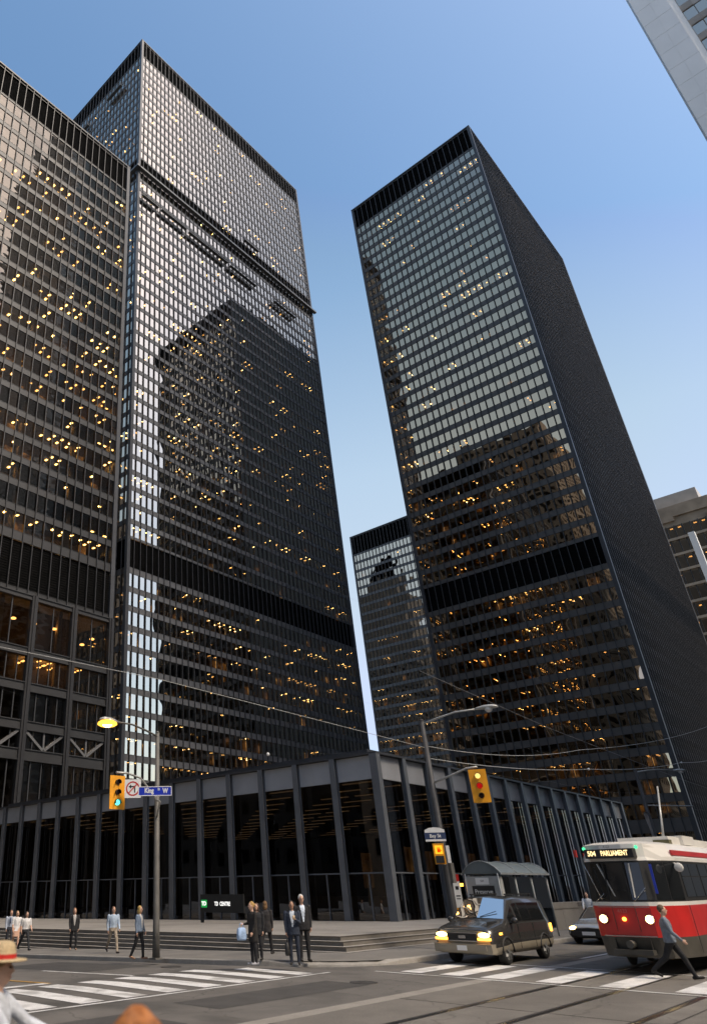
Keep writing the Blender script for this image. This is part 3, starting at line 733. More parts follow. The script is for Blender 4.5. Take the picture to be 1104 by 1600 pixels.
def streetlamp(name, label, base, top, arm_to, mat, lit, r=.1):
    t = empty(name, base, label, 'street lamp')
    mb = MB(); mb.tube([base, (base[0], base[1], base[2] + 1), (base[0], base[1], top)], [r * 1.25, r * 1.1, r * .75], 12); mb.box(base[0] - .17, base[0] + .17, base[1] - .17, base[1] + .17, base[2], base[2] + .05)
    mb.tube([(base[0], base[1], top - .02), (base[0], base[1], top + .06)], [r * .85, r * .3], 10); mb.build('pole', mat, t)
    a = Vector((base[0], base[1], top - .15)); e = Vector(arm_to); mid = (a * .4 + e * .6) + Vector((0, 0, .12))
    mb = MB(); mb.tube([a, a * .7 + e * .3 + Vector((0, 0, .08)), mid, e], [.045, .042, .038, .034], 8); mb.build('arm', galv if not lit else mat, t)
    d = (e - a); d.z = 0; d.normalize(); s = Vector((-d.y, d.x, 0))
    mb = MB(); rr = []
    for u, hw, h0, h1 in ((-.15, .05, -.03, .05), (0, .09, -.05, .08), (.25, .16, -.06, .12), (.55, .17, -.06, .11), (.72, .1, -.05, .05), (.76, .03, -.04, .0)):
        c = e + d * u
        rr.append([c + s * (hw * math.cos(th)) + Vector((0, 0, (h1 if math.sin(th) > 0 else -h0) * math.sin(th))) for th in [2 * math.pi * k / 12 for k in range(12)]])
    mb.rings(rr); hd = mb.build('lamp_head', galv, t)
    if lit:
        mb = MB(); cc = e + d * .38 - Vector((0, 0, .06)); mb.rings([[cc + Vector((rad * math.cos(2 * math.pi * k / 20), rad * math.sin(2 * math.pi * k / 20), zz)) for k in range(20)] for rad, zz in ((.24, .04), (.36, -.03), (.38, -.1), (.28, -.16))], cap=False); mb.build('bloom_bowl', sodium_bloom, hd)  # refractor bowl, widened and glowing orange in place of the lamp's bloom
    mb = MB(); mb.ball(e + d * .38 - Vector((0, 0, .1 if lit else .07)), .22 if lit else .17, .22 if lit else .15, .17 if lit else .13); mb.build('lamp_lens', sodium if lit else solid('lamp_glass', (.6, .62, .62), .15, var=.05), hd)
    return t
LP = (19.96, 21.9, .02)
streetlamp('street_lamp', 'lit street lamp on a round grey pole beside the crosswalk', LP, 7.9, (17.55, 21.72, 7.98), polem, True, .11)
RP = (29.0, 14.95, .15)
streetlamp('street_lamp', 'unlit street lamp on the dark pole behind the minivan', RP, 8.55, (29.4, 12.55, 8.72), poled, False, .13)
P2 = (58.4, 14.95, .15)
streetlamp('street_lamp', 'unlit far street lamp above the streetcar roof', P2, 9.3, (60.6, 13.1, 9.25), poled, False, .13)

def signal(name, label, c, nrm, up_shift, lenses, visor=True, arm=None, hs=1.):
    """three lens head on a yellow backboard; nrm = direction it faces"""
    n = Vector(nrm).normalized(); rt = Vector((-n.y, n.x, 0)).normalized() * 1; up = Vector((0, 0, 1)); c = Vector(c)
    t = empty(name, tuple(c), label, 'traffic light')
    mb = MB(); mb.obox(c, rt, n, up, .3 * hs, .012, .57 * hs); o = mb.build('backboard', sigy, t)
    mb = MB(); mb.obox(c - n * .1, rt, n, up, .16 * hs, .085, .5 * hs); mb.build('housing', sigy, t)
    for k, (mt, r) in enumerate(lenses):
        p = c + up * (.34 - .34 * k) * hs + n * .02
        mb = MB(); mb.tube([p, p + n * .02], r * hs, 16); l = mb.build('lens', mt, t)
        if visor:
            mb = MB(); rr = []
            for d in (0.0, .13):
                ring = []
                for i in range(13):
                    th = R_(-25 + 230 * i / 12)
                    ring.append(p + n * d + (rt * math.cos(th) + up * math.sin(th)) * (r + .015) * hs)
                for i in range(12, -1, -1):
                    th = R_(-25 + 230 * i / 12)
                    ring.append(p + n * d + (rt * math.cos(th) + up * math.sin(th)) * (r + .003) * hs)
                rr.append(ring)
            mb.rings(rr, sm=False); mb.build('visor', black, l)
    if arm:
        mb = MB(); mb.tube(arm, .04, 8); mb.build('mast_arm', galv, t)
    return t
dark_lens = solid('dark_lens', (.03, .012, .01), .2, var=.2)
signal('traffic_light', 'yellow traffic light showing green, left of the blue street sign', (17.24, 21.05, 5.33), (-.25, -.97, 0), 0,
       [(dark_lens, .085), (dark_lens, .085), (cyan, .095)], arm=[(19.96, 21.9, 5.35), (19.4, 21.6, 5.55), (18.5, 21.25, 5.95), (17.8, 21.18, 6.05), (17.24, 21.14, 6.02)])
signal('traffic_light', 'yellow traffic light hung over the road, facing the viewer, lowest lens dark', (28.95, 12.95, 5.72), (-.9, -.44, 0), 0,
       [(paleL, .09), (redl, .095), (dark_lens, .085)], hs=1.08, arm=[(29.0, 14.95, 6.0), (29.0, 14.0, 6.25), (29.02, 13.4, 6.42), (29.05, 12.95, 6.44)])
# blue street name sign and the turn ban
def board(name, label, cat, c, nrm, w_, h_, mats, border=None, th=.02):
    n = Vector(nrm).normalized(); rt = Vector((-n.y, n.x, 0)).normalized(); c = Vector(c); up = Vector((0, 0, 1))
    t = empty(name, tuple(c), label, cat)
    mb = MB(); mb.obox(c, rt, n, up, w_ / 2, th, h_ / 2); mb.build('sign_panel', mats[0], t)
    if border is not None:
        mb = MB()
        for s_ in (-1, 1):
            mb.obox(c + up * s_ * (h_ / 2 - .012) + n * (th + .003), rt, n, up, w_ / 2 - .002, .003, .011)
            mb.obox(c + rt * s_ * (w_ / 2 - .012) + n * (th + .003), rt, n, up, .011, .0028, h_ / 2 - .024)
        mb.build('border', border, t)
    return t, c + n * (th + .004), rt, up, n
t, c, rt, up, n = board('street_sign', 'blue street name sign on the lamp pole', 'sign', (17.13, 18.9, 5.17), (-.72, -.69, 0), 1.14, .3, [blue], white)
text('sign_lettering', 'King', .22, c - rt * .2 + up * .015, rt, up, white, t, sx=.78, bold=.008)
text('sign_lettering', 'St', .11, c + rt * .13 + up * .06, rt, up, white, t, sx=.8, bold=.003)
text('sign_lettering', 'W', .22, c + rt * .35, rt, up, white, t, sx=.75, bold=.008)
mb = MB(); mb.tube([(19.96, 21.9, 4.7), (19.3, 21.1, 4.9), (18.1, 19.7, 4.96), (17.4, 19.2, 4.97), (17.38, 19.18, 5.1)], .035, 8); mb.build('bracket', galv, t)
t, c, rt, up, n = board('turn_ban_sign', 'square white no left turn sign hung beside the green signal', 'sign', (17.48, 20.47, 5.42), (-.72, -.69, 0), .58, .62, [white])
mb = MB(); rr = []
for r in (.2, .245):
    rr.append([c + (rt * math.cos(2 * math.pi * k / 28) + up * math.sin(2 * math.pi * k / 28)) * r for k in range(28)])
for k in range(28): mb.quad(rr[0][k], rr[0][(k + 1) % 28], rr[1][(k + 1) % 28], rr[1][k])
mb.obox(c + n * .002, (rt * .7071 + up * .7071), n, (up * .7071 - rt * .7071), .21, .002, .018)
mb.build('ban_ring', redm, t)
mb = MB(); mb.obox(c + rt * .07 - up * .03, rt, n, up, .02, .0015, .11); mb.obox(c + up * .07, rt, n, up, .07, .0014, .02)
mb.poly([c - rt * .15 + up * .07, c - rt * .06 + up * .0, c - rt * .06 + up * .14]); mb.build('turn_arrow', black, t)
# street name sign, pedestrian signal and small fittings on the right pole
t, c, rt, up, n = board('street_sign', 'white and navy street name sign on the dark pole', 'sign', (28.15, 14.75, 3.98), (-.88, -.48, 0), .78, .24, [navy])
mb = MB()
pts = [(-.37, .12), (.37, .12), (.37, .22), (.2, .29), (0, .31), (-.2, .29), (-.37, .22)]
a = [c + rt * x + up * z for x, z in pts]; b = [p - n * .04 for p in a]
k = len(a); base = len(mb.v); mb.v += [tuple(p) for p in a + b]; mb.face(range(base, base + k)); mb.face(list(range(base + k, base + 2 * k))[::-1])
for i in range(k): mb.face((base + i, base + k + i, base + k + (i + 1) % k, base + (i + 1) % k))
mb.obox(c - up * .155 - n * .02, rt, n, up, .38, .02, .035); mb.build('white_cap', white, t)
text('sign_lettering', 'Bay St', .17, c + n * .002, rt, up, white, t, bold=.003)
mb = MB(); mb.bar((28.45, 14.85, 3.9), (29, 14.95, 3.9), .04, .04); mb.bar((28.45, 14.85, 4.1), (29, 14.95, 4.1), .04, .04); mb.build('bracket', galv, t)
t = empty('pedestrian_signal', (28.15, 14.7, 3.3), 'amber pedestrian signal with a red hand, under the white street sign', 'signal')
n = Vector((-.9, -.44, 0)).normalized(); rt = Vector((-n.y, n.x, 0)); up = Vector((0, 0, 1)); c = Vector((28.2, 14.72, 3.35))
mb = MB(); mb.obox(c, rt, n, up, .2, .13, .36); mb.build('housing', sigy, t)
mb = MB(); mb.obox(c + up * .14 + n * .131, rt, n, up, .14, .003, .15); mb.build('display', glow('ped_amber', (1, .38, .02), .9), t)
mb = MB(); hc = c + up * .1 + n * .137
mb.obox(hc, rt, n, up, .055, .003, .05)
for k in range(4): mb.obox(hc + rt * (-.045 + k * .03) + up * .085, rt, n, up, .01, .003, .035)
mb.obox(hc + rt * .075 + up * .02, (rt + up).normalized(), n, (up - rt).normalized(), .012, .003, .04); mb.build('hand_symbol', glow('hand_red', (.7, .03, .0), .8), t)
mb = MB(); mb.obox(c - up * .2 + n * .2, rt, n, up, .15, .08, .12); mb.build('visor', black, t)
mb = MB(); mb.obox(c + rt * .33 - up * .02, rt, n, up, .06, .07, .3); mb.build('side_box', white, t)
mb = MB(); mb.bar(c - n * .1 + up * .3, (29, 14.95, 3.62), .05, .05); mb.bar(c - n * .1 - up * .3, (29, 14.95, 3.0), .05, .05); mb.build('bracket', galv, t)
mb = MB(); mb.box(28.95, 29.2, 14.72, 14.84, 2.35, 3.05); mb.build('control_box', polem, bpy.data.objects['street_lamp.001'])
# transit stop marker
t = empty('stop_marker', (30.1, 15.2, .15), 'slim white transit stop pole with red top and red foot', 'transit stop')
n = Vector((-.9, -.44, 0)).normalized(); rt = Vector((-n.y, n.x, 0)); c = Vector((30.1, 15.2, 0))
mb = MB(); mb.tube([(30.1, 15.28, .15), (30.1, 15.28, 2.6)], .0016, 8); mb.build('post', galv, t)
mb = MB(); mb.obox(c + up * 1.95, rt, n, up, .13, .03, .46); mb.build('white_panel', white, t)
mb = MB(); mb.obox(c + up * 2.54, rt, n, up, .13, .031, .125); mb.obox(c + up * 1.0, rt, n, up, .13, .03, .3); mb.build('red_panel', redm, t)
mb = MB(); mb.obox(c + up * 2.18 + n * .032, rt, n, up, .06, .002, .06); mb.obox(c + up * 1.9 + n * .032, rt, n, up, .08, .002, .02); mb.obox(c + up * 1.8 + n * .032, rt, n, up, .08, .002, .015); mb.build('pictogram', black, t)
mb = MB(); mb.obox(c + up * 1.4 + n * .0, rt, n, up, .13, .032, .08); mb.build('yellow_panel', sigy, t)
# bus shelter
t = empty('bus_shelter', (34.3, 15.2, .15), 'glass bus shelter with arched roof and advertising panel behind the minivan', 'bus shelter')
mb = MB(); x0, x1, y0, y1 = 34.0, 39.3, 15.05, 16.85
prev = None
for j in range(9):
    u = j / 8; yy = y0 + (y1 - y0) * u; zz = 2.72 + .5 * math.sin(math.pi * u) ** .8
    if prev:
        mb.quad((x0, prev[0], prev[1]), (x1, prev[0], prev[1]), (x1, yy, zz), (x0, yy, zz), 0, True)
    prev = (yy, zz)
mb.poly([(x0 + .02, y0 + (y1 - y0) * j / 8, 2.72 + .5 * math.sin(math.pi * j / 8) ** .8) for j in range(9)]); mb.build('arched_roof', solid('frosted_roof', (.13, .155, .16), .35, var=.15, scale=1.5), t)
mb = MB()
for xx in (34.02, 35.75, 37.5, 39.28):
    pts = [(xx, y0 + (y1 - y0) * j / 8, 2.74 + .5 * math.sin(math.pi * j / 8) ** .8) for j in range(9)]
    mb.tube(pts, .02, 6)
    for yy in (15.2, 16.7): mb.tube([(xx, yy, .15), (xx, yy, 2.74)], .035, 6)
mb.bar((34, 15.06, 2.72), (39.3, 15.06, 2.72), .06, .08); mb.bar((34, 16.84, 2.72), (39.3, 16.84, 2.72), .06, .08); mb.build('frame', solid('shelter_frame', (.28, .3, .31), .5, .3), t)
mb = MB(); 
for a, b in ((34.1, 35.7), (35.8, 37.45), (37.55, 39.2)):
    for yy in (16.7, 15.2):
        mb = MB(); mb.box(a, b, yy - .006, yy + .006, .5, 2.6); mb.build('glass_pane', g_clear, t)
mb = MB(); mb.box(34.02, 34.3, 15.15, 16.75, .35, 2.62); ap = mb.build('advertising_panel', solid('panel_grey', (.36, .37, .36), .5), t)
mb = MB(); mb.box(34.005, 34.02, 15.45, 16.45, .6, 2.25); mb.build('poster', black, ap)
text('poster_lettering', 'Preserve', .24, Vector((34.0, 15.95, 2.02)), (0, -1, 0), (0, 0, 1), white, t, sx=.95)
mb = MB(); mb.box(34.0, 34.02, 15.65, 16.25, 2.3, 2.56); mb.build('stop_plate', white, ap)
text('stop_number', '504', .11, Vector((33.995, 15.95, 2.44)), (0, -1, 0), (0, 0, 1), solid('print_grey', (.2, .2, .2)), t)
mb = MB(); mb.obox((33.95, 16.95, 2.3), (1, 0, 0), (0, 1, 0), (0, 0, 1), .05, .1, .06); mb.build('amber_marker', amber, t)
# plaza sign
t = empty('plaza_sign', (36.16, 35.43, .4), 'black sign board with white lettering and green square at its left end', 'sign')
mb = MB(); mb.box(36.1, 36.2, 35.3, 35.5, .3, 1.94); mb.build('post', black, t)
mb = MB(); mb.box(36.1, 36.22, 31.9, 35.3, .95, 1.94); mb.build('sign_panel', black, t)
mb = MB(); mb.box(36.07, 36.1, 34.92, 35.4, 1.22, 1.64); mb.build('green_square', glow('logo_lit_green', (.02, .32, .07), .5), t)
signw = glow('sign_white', (1, .98, .95), .62)
text('square_lettering', 'TD', .3, Vector((36.065, 35.16, 1.43)), (0, -1, 0), (0, 0, 1), signw, t, sx=1.0, bold=.012)
text('sign_lettering', 'TD  CENTRE', .3, Vector((36.095, 33.62, 1.42)), (0, -1, 0), (0, 0, 1), signw, t, sx=.78, bold=.008)
# low granite wall with lettering, banner
t = empty('low_wall', (41, 17.2, .1), 'low pale granite wall with dark lettering along its coping, behind the cars', 'wall')
for i in range(9):
    mb = MB(); mb.box(41.02 + i * 2.4, 43.39 + i * 2.4, 17.23, 17.6, .1, 1.12); mb.build('wall_panel', granite, t)
    mb = MB(); mb.box(41 + i * 2.4, 43.395 + i * 2.4, 17.2, 17.65, 1.125, 1.42); mb.build('coping', conc_edge, t)
text('wall_lettering', 'TD BANK   TOWER', .26, Vector((49.5, 17.19, 1.27)), (1, 0, 0), (0, 0, 1), black, t, sx=1.3)
t = empty('street_banner', (58.4, 14.95, 5.0), 'small pale banner hung from the far lamp pole', 'banner')
mb = MB(); n_ = 8
for i in range(n_):
    a, b = i / n_, (i + 1) / n_
    f = lambda u: 57.55 + .06 * math.sin(u * 5)
    mb.quad((f(a), 14.9 + .1 * a, 5.0 + 1.5 * a), (f(a) + .8, 14.95, 5.0 + 1.5 * a), (f(b) + .8, 14.95, 5.0 + 1.5 * b), (f(b), 14.9 + .1 * b, 5.0 + 1.5 * b), 0, True)
mb.build('cloth', solid('banner_cloth', (.22, .22, .23), .8, var=.3, scale=2, col2=(.5, .47, .45)), t)
mb = MB(); mb.bar((57.5, 14.95, 6.52), (58.4, 14.95, 6.52), .04, .04); mb.bar((57.5, 14.95, 4.98), (58.4, 14.95, 4.98), .04, .04); mb.build('bracket', poled, t)
# overhead wires
wirem = solid('wire', (.2, .2, .2), .5, .3); wirel = solid('wire_light', (.5, .5, .48), .45, .3)
RT = Vector((29.0, 14.95, 0)); P2T = Vector((58.4, 14.95, 0)); LT = Vector((19.96, 21.9, 0))
def wire(label, pts, r=.008, sag=0., mat=None, beads=()):
    pts = [Vector(p) for p in pts]; out = []
    for i in range(len(pts) - 1):
        for k in range(10):
            u = k / 10; out.append(pts[i].lerp(pts[i + 1], u) - Vector((0, 0, sag * 4 * u * (1 - u))))
    out.append(pts[-1])
    mb = MB(); mb.tube(out, r, 5, cap=False); o = mb.build('overhead_wire', mat or wirem); tag(o, label, 'wire', 'wires over the street')
    for b in beads:
        q = MB(); q.ball(out[b], .07, .07, .07, 8, 6); q.build('insulator', white, o)
    return o
wire('pale span wire from upper left edge down to the dark pole', [(-2, 15.9, 8.2), (8.8, 15.7, 7.72), (16.2, 17.7, 8.6), (29, 14.95, 7.42)], .01, .0, wirel)
wire('thin wire crossing left of the lit street lamp', [(2, 15.2, 6.3), (9.0, 15.6, 6.66), (19.96, 21.9, 7.35)], .0006, .05)
wire('level wire from the lit lamp pole to the dark pole', [(19.96, 21.9, 6.85), (29, 14.95, 7.1)], .0007, -.15, None, (4,))
wire('slack wire rising from the dark pole to the right edge', [(29, 14.95, 7.5), (45, 14, 9.0), (75, 12.5, 14.2)], .014, .35, wirel)
wire('heavier trolley feed wire from dark pole to far pole', [(29, 14.95, 7.15), (42.4, 15, 7.2), (58.4, 14.95, 7.85)], .0014, .25, wirel)
wire('wire leaving the far pole towards the right edge', [(58.4, 14.95, 7.85), (73, 14.3, 7.5), (110, 13, 9)], .0016, .3, wirel)
wire('long diagonal wire crossing the front of the right tower', [(30.5, 15.4, 11.1), (42.6, 14.4, 9.9), (62, 13.2, 8.8), (90, 10, 7)], .013, 0)
wire('wire with a bead just above the far lamp', [(29, 14.95, 7.0), (47, 14.4, 8.2), (68.5, 14.2, 10.7), (95, 16, 14.2)], .017, .2, wirel, (10, 20))
wire('trolley wire over the far track', [(-30, 7.87, 5.6), (20, 7.87, 5.6), (60, 7.87, 5.55), (140, 7.87, 5.6)], .0006, .0)
wire('trolley wire over the near track', [(-30, 4.7, 5.6), (20, 4.7, 5.6), (60, 4.7, 5.55), (140, 4.7, 5.6)], .0006, .0)
wire('faint wire passing behind the streetcar roof', [(29, 14.95, 6.1), (40, 14.9, 5.2), (58.4, 14.95, 4.6)], .0006, .3)
mb = MB(); mb.tube([(58.4, 14.95, 7.0), (62.8, 13.2, 7.1)], .04, 6); o = mb.build('wire_bracket', galv); tag(o, 'pale bracket arm holding wires on the far lamp pole', 'bracket')

# suspended window cleaning platforms on the tall tower
plm = solid('platform_metal', (.16, .16, .155), .5, .3, var=.2)
def platform(label, p, q, nrm, dep=1.0):
    p, q = Vector(p), Vector(q); n = Vector(nrm); d = (q - p).normalized(); L = (q - p).length
    t = empty('suspended_platform', tuple(p), label, 'work platform', 'work platforms hung on the tall tower')
    mb = MB(); mb.obox((p + q) / 2 + n * .9, d, n, (0, 0, 1), L / 2, .4, .1); mb.build('deck', plm, t)
    mb = MB()
    for dd in (.52, 1.28):
        for zz in (.5, 1.0): mb.bar(p + n * dd + Vector((0, 0, zz)), q + n * dd + Vector((0, 0, zz)), .07, .07)
    k = max(2, int(L / 1.5))
    for i in range(k + 1):
        c = p.lerp(q, i / k); mb.bar(c + n * 1.28, c + n * 1.28 + Vector((0, 0, 1.05)), .08, .08); mb.bar(c + n * .3, c + n * .3 + Vector((0, 0, 1.7)), .12, .12)
    mb.build('guard_rail', plm, t)
    mb = MB()
    for c in (p, q): mb.tube([c + n * .9 + Vector((0, 0, 1)), c + n * .6 + Vector((0, 0, 12))], .0016, 5)
    mb.build('cable', steel, t)
yf = 90.18
for lb, a, b, z in (('long work platform nearest the left corner of the tall tower', 75.2, 80.6, 154.6), ('work platform second from the left corner of the tall tower', 81.6, 90.4, 154.8),
                    ('longest work platform, mid facade of the tall tower', 91.4, 106.4, 154.6), ('work platform right of the longest one on the tall tower', 107.4, 118.4, 154.4),
                    ('work platform by the right edge of the tall tower', 126.5, 136.5, 154.2), ('work platform hung across the dark upper band of the tall tower', 114.5, 121, 170.4)):
    platform(lb, (a, yf, z), (b, yf, z), (0, -1, 0))
for lb, a, b, z in (('upper work platform on the narrow left side of the tall tower', 98, 104.5, 209.6), ('lower work platform on the narrow left side of the tall tower', 113.5, 118.5, 208.2)):
    platform(lb, (74.45, a, z), (74.45, b, z), (-1, 0, 0))
mb = MB(); mb.box(74.0, 148.6, 89.0, 89.95, 164.2, 164.75); mb.box(73.2, 74.2, 89.0, 99, 164.2, 164.75); o = mb.build('facade_ledge', plm, tall)

# ------------------------------------------------------------------ vehicles
tyre = solid('tyre', (.018, .018, .018), .85, var=.3); rimm = solid('wheel_rim', (.35, .35, .34), .35, .6); chrome = solid('chrome', (.5, .5, .5), .15, 1.)
def wheel(t, c, r, w_, side):
    c = Vector(c); mb = MB(); rr = []
    for dy, rad in ((-w_ / 2, r * .6), (-w_ / 2, r * .93), (-w_ * .3, r), (w_ * .3, r), (w_ / 2, r * .93), (w_ / 2, r * .6)):
        rr.append([c + Vector((rad * math.cos(2 * math.pi * k / 24), dy, rad * math.sin(2 * math.pi * k / 24))) for k in range(24)])
    mb.rings(rr, 0); o = mb.build('wheel', tyre, t)
    mb = MB(); f = c + Vector((0, side * (w_ / 2 + .004), 0)); mb.tube([f - Vector((0, side * .06, 0)), f], [r * .58, r * .6], 20)
    for k in range(5):
        th = 2 * math.pi * k / 5; mb.bar(f + Vector((0, side * .012, 0)), f + Vector((r * .55 * math.cos(th), side * .008, r * .55 * math.sin(th))), .07, .03)
    mb.build('rim', rimm, o)
def car_body(t, O, st, half, mats, split=None, name='body'):
    """loft along x: station = (x, z_floor, z_belt, z_top, half width, half width at top)"""
    mb = MB(); rr = []
    for (x, zf, zb, zt, hw, ht) in st:
        pr = [(-hw * .9, zf), (-hw, zf + .12), (-hw * 1.01, zf + .35 * (zb - zf)), (-hw, zb - .02), (-ht, zt - .07 * (zt - zb) - .02), (-ht + .1, zt), (0, zt + .03)]
        full = [(y, z) for y, z in pr] + [(-y, z) for y, z in pr[:-1][::-1]]
        rr.append([Vector((O[0] + x, O[1] + y, O[2] + z)) for y, z in full])
    fn = (lambda i, k: 1 if (k in (0, 1, 10, 11, 12)) else 0) if split else 0
    mb.rings(rr, fn); return mb.build(name, mats, t), rr
vb = solid('van_paint', (.06, .058, .056), .24, .4, var=.1, spec=.6, coat=.5); vlow = solid('van_beige', (.33, .29, .22), .4, .2, var=.08)
t = empty('minivan', (25.0, 12.72, 0), 'dark grey minivan with beige lower body and lit headlights', 'van')
O = (25.0, 12.72, 0); hw = .98
st = [(.0, .42, .78, .95, .88, .8), (.06, .33, .82, 1.0, .95, .86), (.35, .3, .88, 1.08, hw, .9), (1.05, .3, .98, 1.18, hw, .93), (1.3, .3, 1.08, 1.26, hw, .93), (2.05, .3, 1.12, 1.84, hw, .78), (2.5, .3, 1.13, 1.9, hw, .8), (4.4, .3, 1.13, 1.88, hw, .8), (4.75, .32, 1.12, 1.8, hw * .99, .79), (4.86, .38, 1.0, 1.6, hw * .96, .8)]
body, rr = car_body(t, O, st, hw, [vb, vlow], True)
def hullp(i, k, u, v):
    a, b, c_, d = rr[i][k], rr[i + 1][k], rr[i + 1][k + 1], rr[i][k + 1]
    return (a.lerp(b, u)).lerp(d.lerp(c_, u), v)
def hpanel(i, k, u0, u1, v0, v1, mat, name, parent, off=.012):
    q = [hullp(i, k, u0, v0), hullp(i, k, u1, v0), hullp(i, k, u1, v1), hullp(i, k, u0, v1)]
    n = (q[1] - q[0]).cross(q[3] - q[0]).normalized(); ctr = sum(q, Vector()) / 4
    if n.dot(ctr - Vector((O[0] + 2.6, O[1], .9))) < 0: n = -n; q.reverse()
    mb = MB(); base = len(mb.v); mb.v += [tuple(p + n * off) for p in q] + [tuple(p - n * .005) for p in q]
    mb.face((0, 1, 2, 3))
    for a in range(4): mb.face((a, 4 + a, 4 + (a + 1) % 4, (a + 1) % 4))
    return mb.build(name, mat, parent)
g_wind = glass('windscreen_glass', .14, (.1, .1, .1), (1, .95, .88), wob=.004, wscale=1.5)
gdark = solid('tinted_glass', (.01, .011, .012), .06, var=.1, spec=.7)
for k in (3, 8):
    hpanel(5, k, .3, .95, .12, .85, gdark, 'side_window', t); hpanel(6, k, .03, .42, .1, .85, gdark, 'side_window', t); hpanel(6, k, .45, .97, .1, .85, gdark, 'side_window', t)
    hpanel(4, k, .25, .98, .1, .8, gdark, 'side_window', t)
mb = MB()
ws = [(1.33, -.86, 1.245), (1.33, .86, 1.245), (2.0, .7, 1.8), (2.0, -.7, 1.8)]
ws = [Vector((O[0] + a, O[1] + b, c_)) for a, b, c_ in ws]; nrm = Vector((-.62, 0, .78))
n0 = len(mb.v); mid0, mid1 = Vector((O[0] + 1.25, O[1], 1.265)), Vector((O[0] + 1.95, O[1], 1.85))
mb.quad(ws[0] + nrm * .03, mid0 + nrm * .04, mid1 + nrm * .04, ws[3] + nrm * .03, 0, True); mb.quad(mid0 + nrm * .04, ws[1] + nrm * .03, ws[2] + nrm * .03, mid1 + nrm * .04, 0, True)
mb.build('windshield', g_wind, t)
mb = MB(); mb.box(O[0] - .12, O[0] + .25, O[1] - .97, O[1] + .97, .36, .6); mb.box(O[0] - .16, O[0] + .0, O[1] - .8, O[1] + .8, .42, .56); mb.build('bumper', vlow, t)
mb = MB(); mb.box(O[0] - .05, O[0] + .1, O[1] - .5, O[1] + .5, .68, .9)
mb.build('grille', black, t)
mb = MB(); mb.box(O[0] - .07, O[0] - .05, O[1] - .52, O[1] + .52, .665, .69); mb.box(O[0] - .07, O[0] - .05, O[1] - .52, O[1] + .52, .89, .915); mb.box(O[0] - .065, O[0] - .05, O[1] - .12, O[1] + .12, .75, .83); mb.build('grille_trim', chrome, t)
for s in (-1, 1):
    mb = MB(); yc = O[1] + s * .72
    mb.ball((O[0] + .0, yc, .845), .07, .19, .07, 16, 8); h = mb.build('headlight', hl, t)
    mb = MB(); mb.ball((O[0] - .055, yc, .85), .025, .1, .035); mb.build('bulb_glow', hlw, h)
    mb = MB(); mb.box(O[0] - .05, O[0] + .1, yc - .2, yc + .21, .7, .765); mb.build('indicator', amber, t)
    for xx in (1.0, 4.0): wheel(t, (O[0] + xx, O[1] + s * .84, .34), .34, .22, s)
    mb = MB(); mb.ball((O[0] + 1.55, O[1] + s * 1.12, 1.22), .07, .12, .09); mb.bar((O[0] + 1.55, O[1] + s * .93, 1.16), (O[0] + 1.55, O[1] + s * 1.1, 1.19), .05, .04); mb.build('wing_mirror', vb, t)
    for xx in (1.0, 4.0):
        mb = MB(); pts = [(O[0] + xx + .42 * math.cos(th), O[1] + s * .985, .34 + .42 * math.sin(th)) for th in [math.pi * k / 10 for k in range(11)]]
        mb.tube(pts, .035, 5); mb.build('wheel_arch', black, t)
mb = MB(); mb.box(O[0] - .18, O[0] - .165, O[1] - .16, O[1] + .16, .42, .56); mb.build('number_plate', white, t)
mb = MB(); mb.box(O[0] + .55, O[0] + .75, O[1] - .995, O[1] - .96, .84, .9); mb.box(O[0] + 4.7, O[0] + 4.85, O[1] - .985, O[1] - .9, .8, 1.05); mb.build('side_marker', amber, t)
mb = MB()
for s in (-1, 1): mb.bar((O[0] + 2.3, O[1] + s * .62, 1.97), (O[0] + 4.4, O[1] + s * .62, 1.97), .05, .04); mb.bar((O[0] + 2.4, O[1] + s * .62, 1.9), (O[0] + 2.4, O[1] + s * .62, 1.97), .04, .04); mb.bar((O[0] + 4.3, O[1] + s * .62, 1.9), (O[0] + 4.3, O[1] + s * .62, 1.97), .04, .04)
mb.build('roof_rack', black, t)
mb = MB(); mb.box(O[0] + 1.5, O[0] + 4.6, O[1] - .992, O[1] - .985, .6, .66); mb.box(O[0] + 1.5, O[0] + 4.6, O[1] + .985, O[1] + .992, .6, .66); mb.build('trim_strip', black, t)
mb = MB()
for xx in (2.02, 3.25): mb.box(O[0] + xx, O[0] + xx + .012, O[1] - .998, O[1] - .975, .42, 1.1)
mb.build('door_gap', black, t)
mb = MB(); mb.box(O[0] + .36, O[0] + 1.06, O[1] - .72, O[1] - .715, 1.085, 1.2); mb.bar((O[0] + .3, O[1] - .7, 1.085), (O[0] + 1.06, O[1] - .74, 1.2), .012, .012); mb.bar((O[0] + .3, O[1] + .7, 1.085), (O[0] + 1.06, O[1] + .74, 1.2), .012, .012); mb.build('bonnet_gap', black, t)
mb = MB(); mb.bar((O[0] + 1.25, O[1] - .1, 1.32), (O[0] + 1.45, O[1] - .6, 1.48), .02, .02); mb.bar((O[0] + 1.25, O[1] + .5, 1.32), (O[0] + 1.45, O[1] + .02, 1.48), .02, .02); mb.build('wiper', black, t)
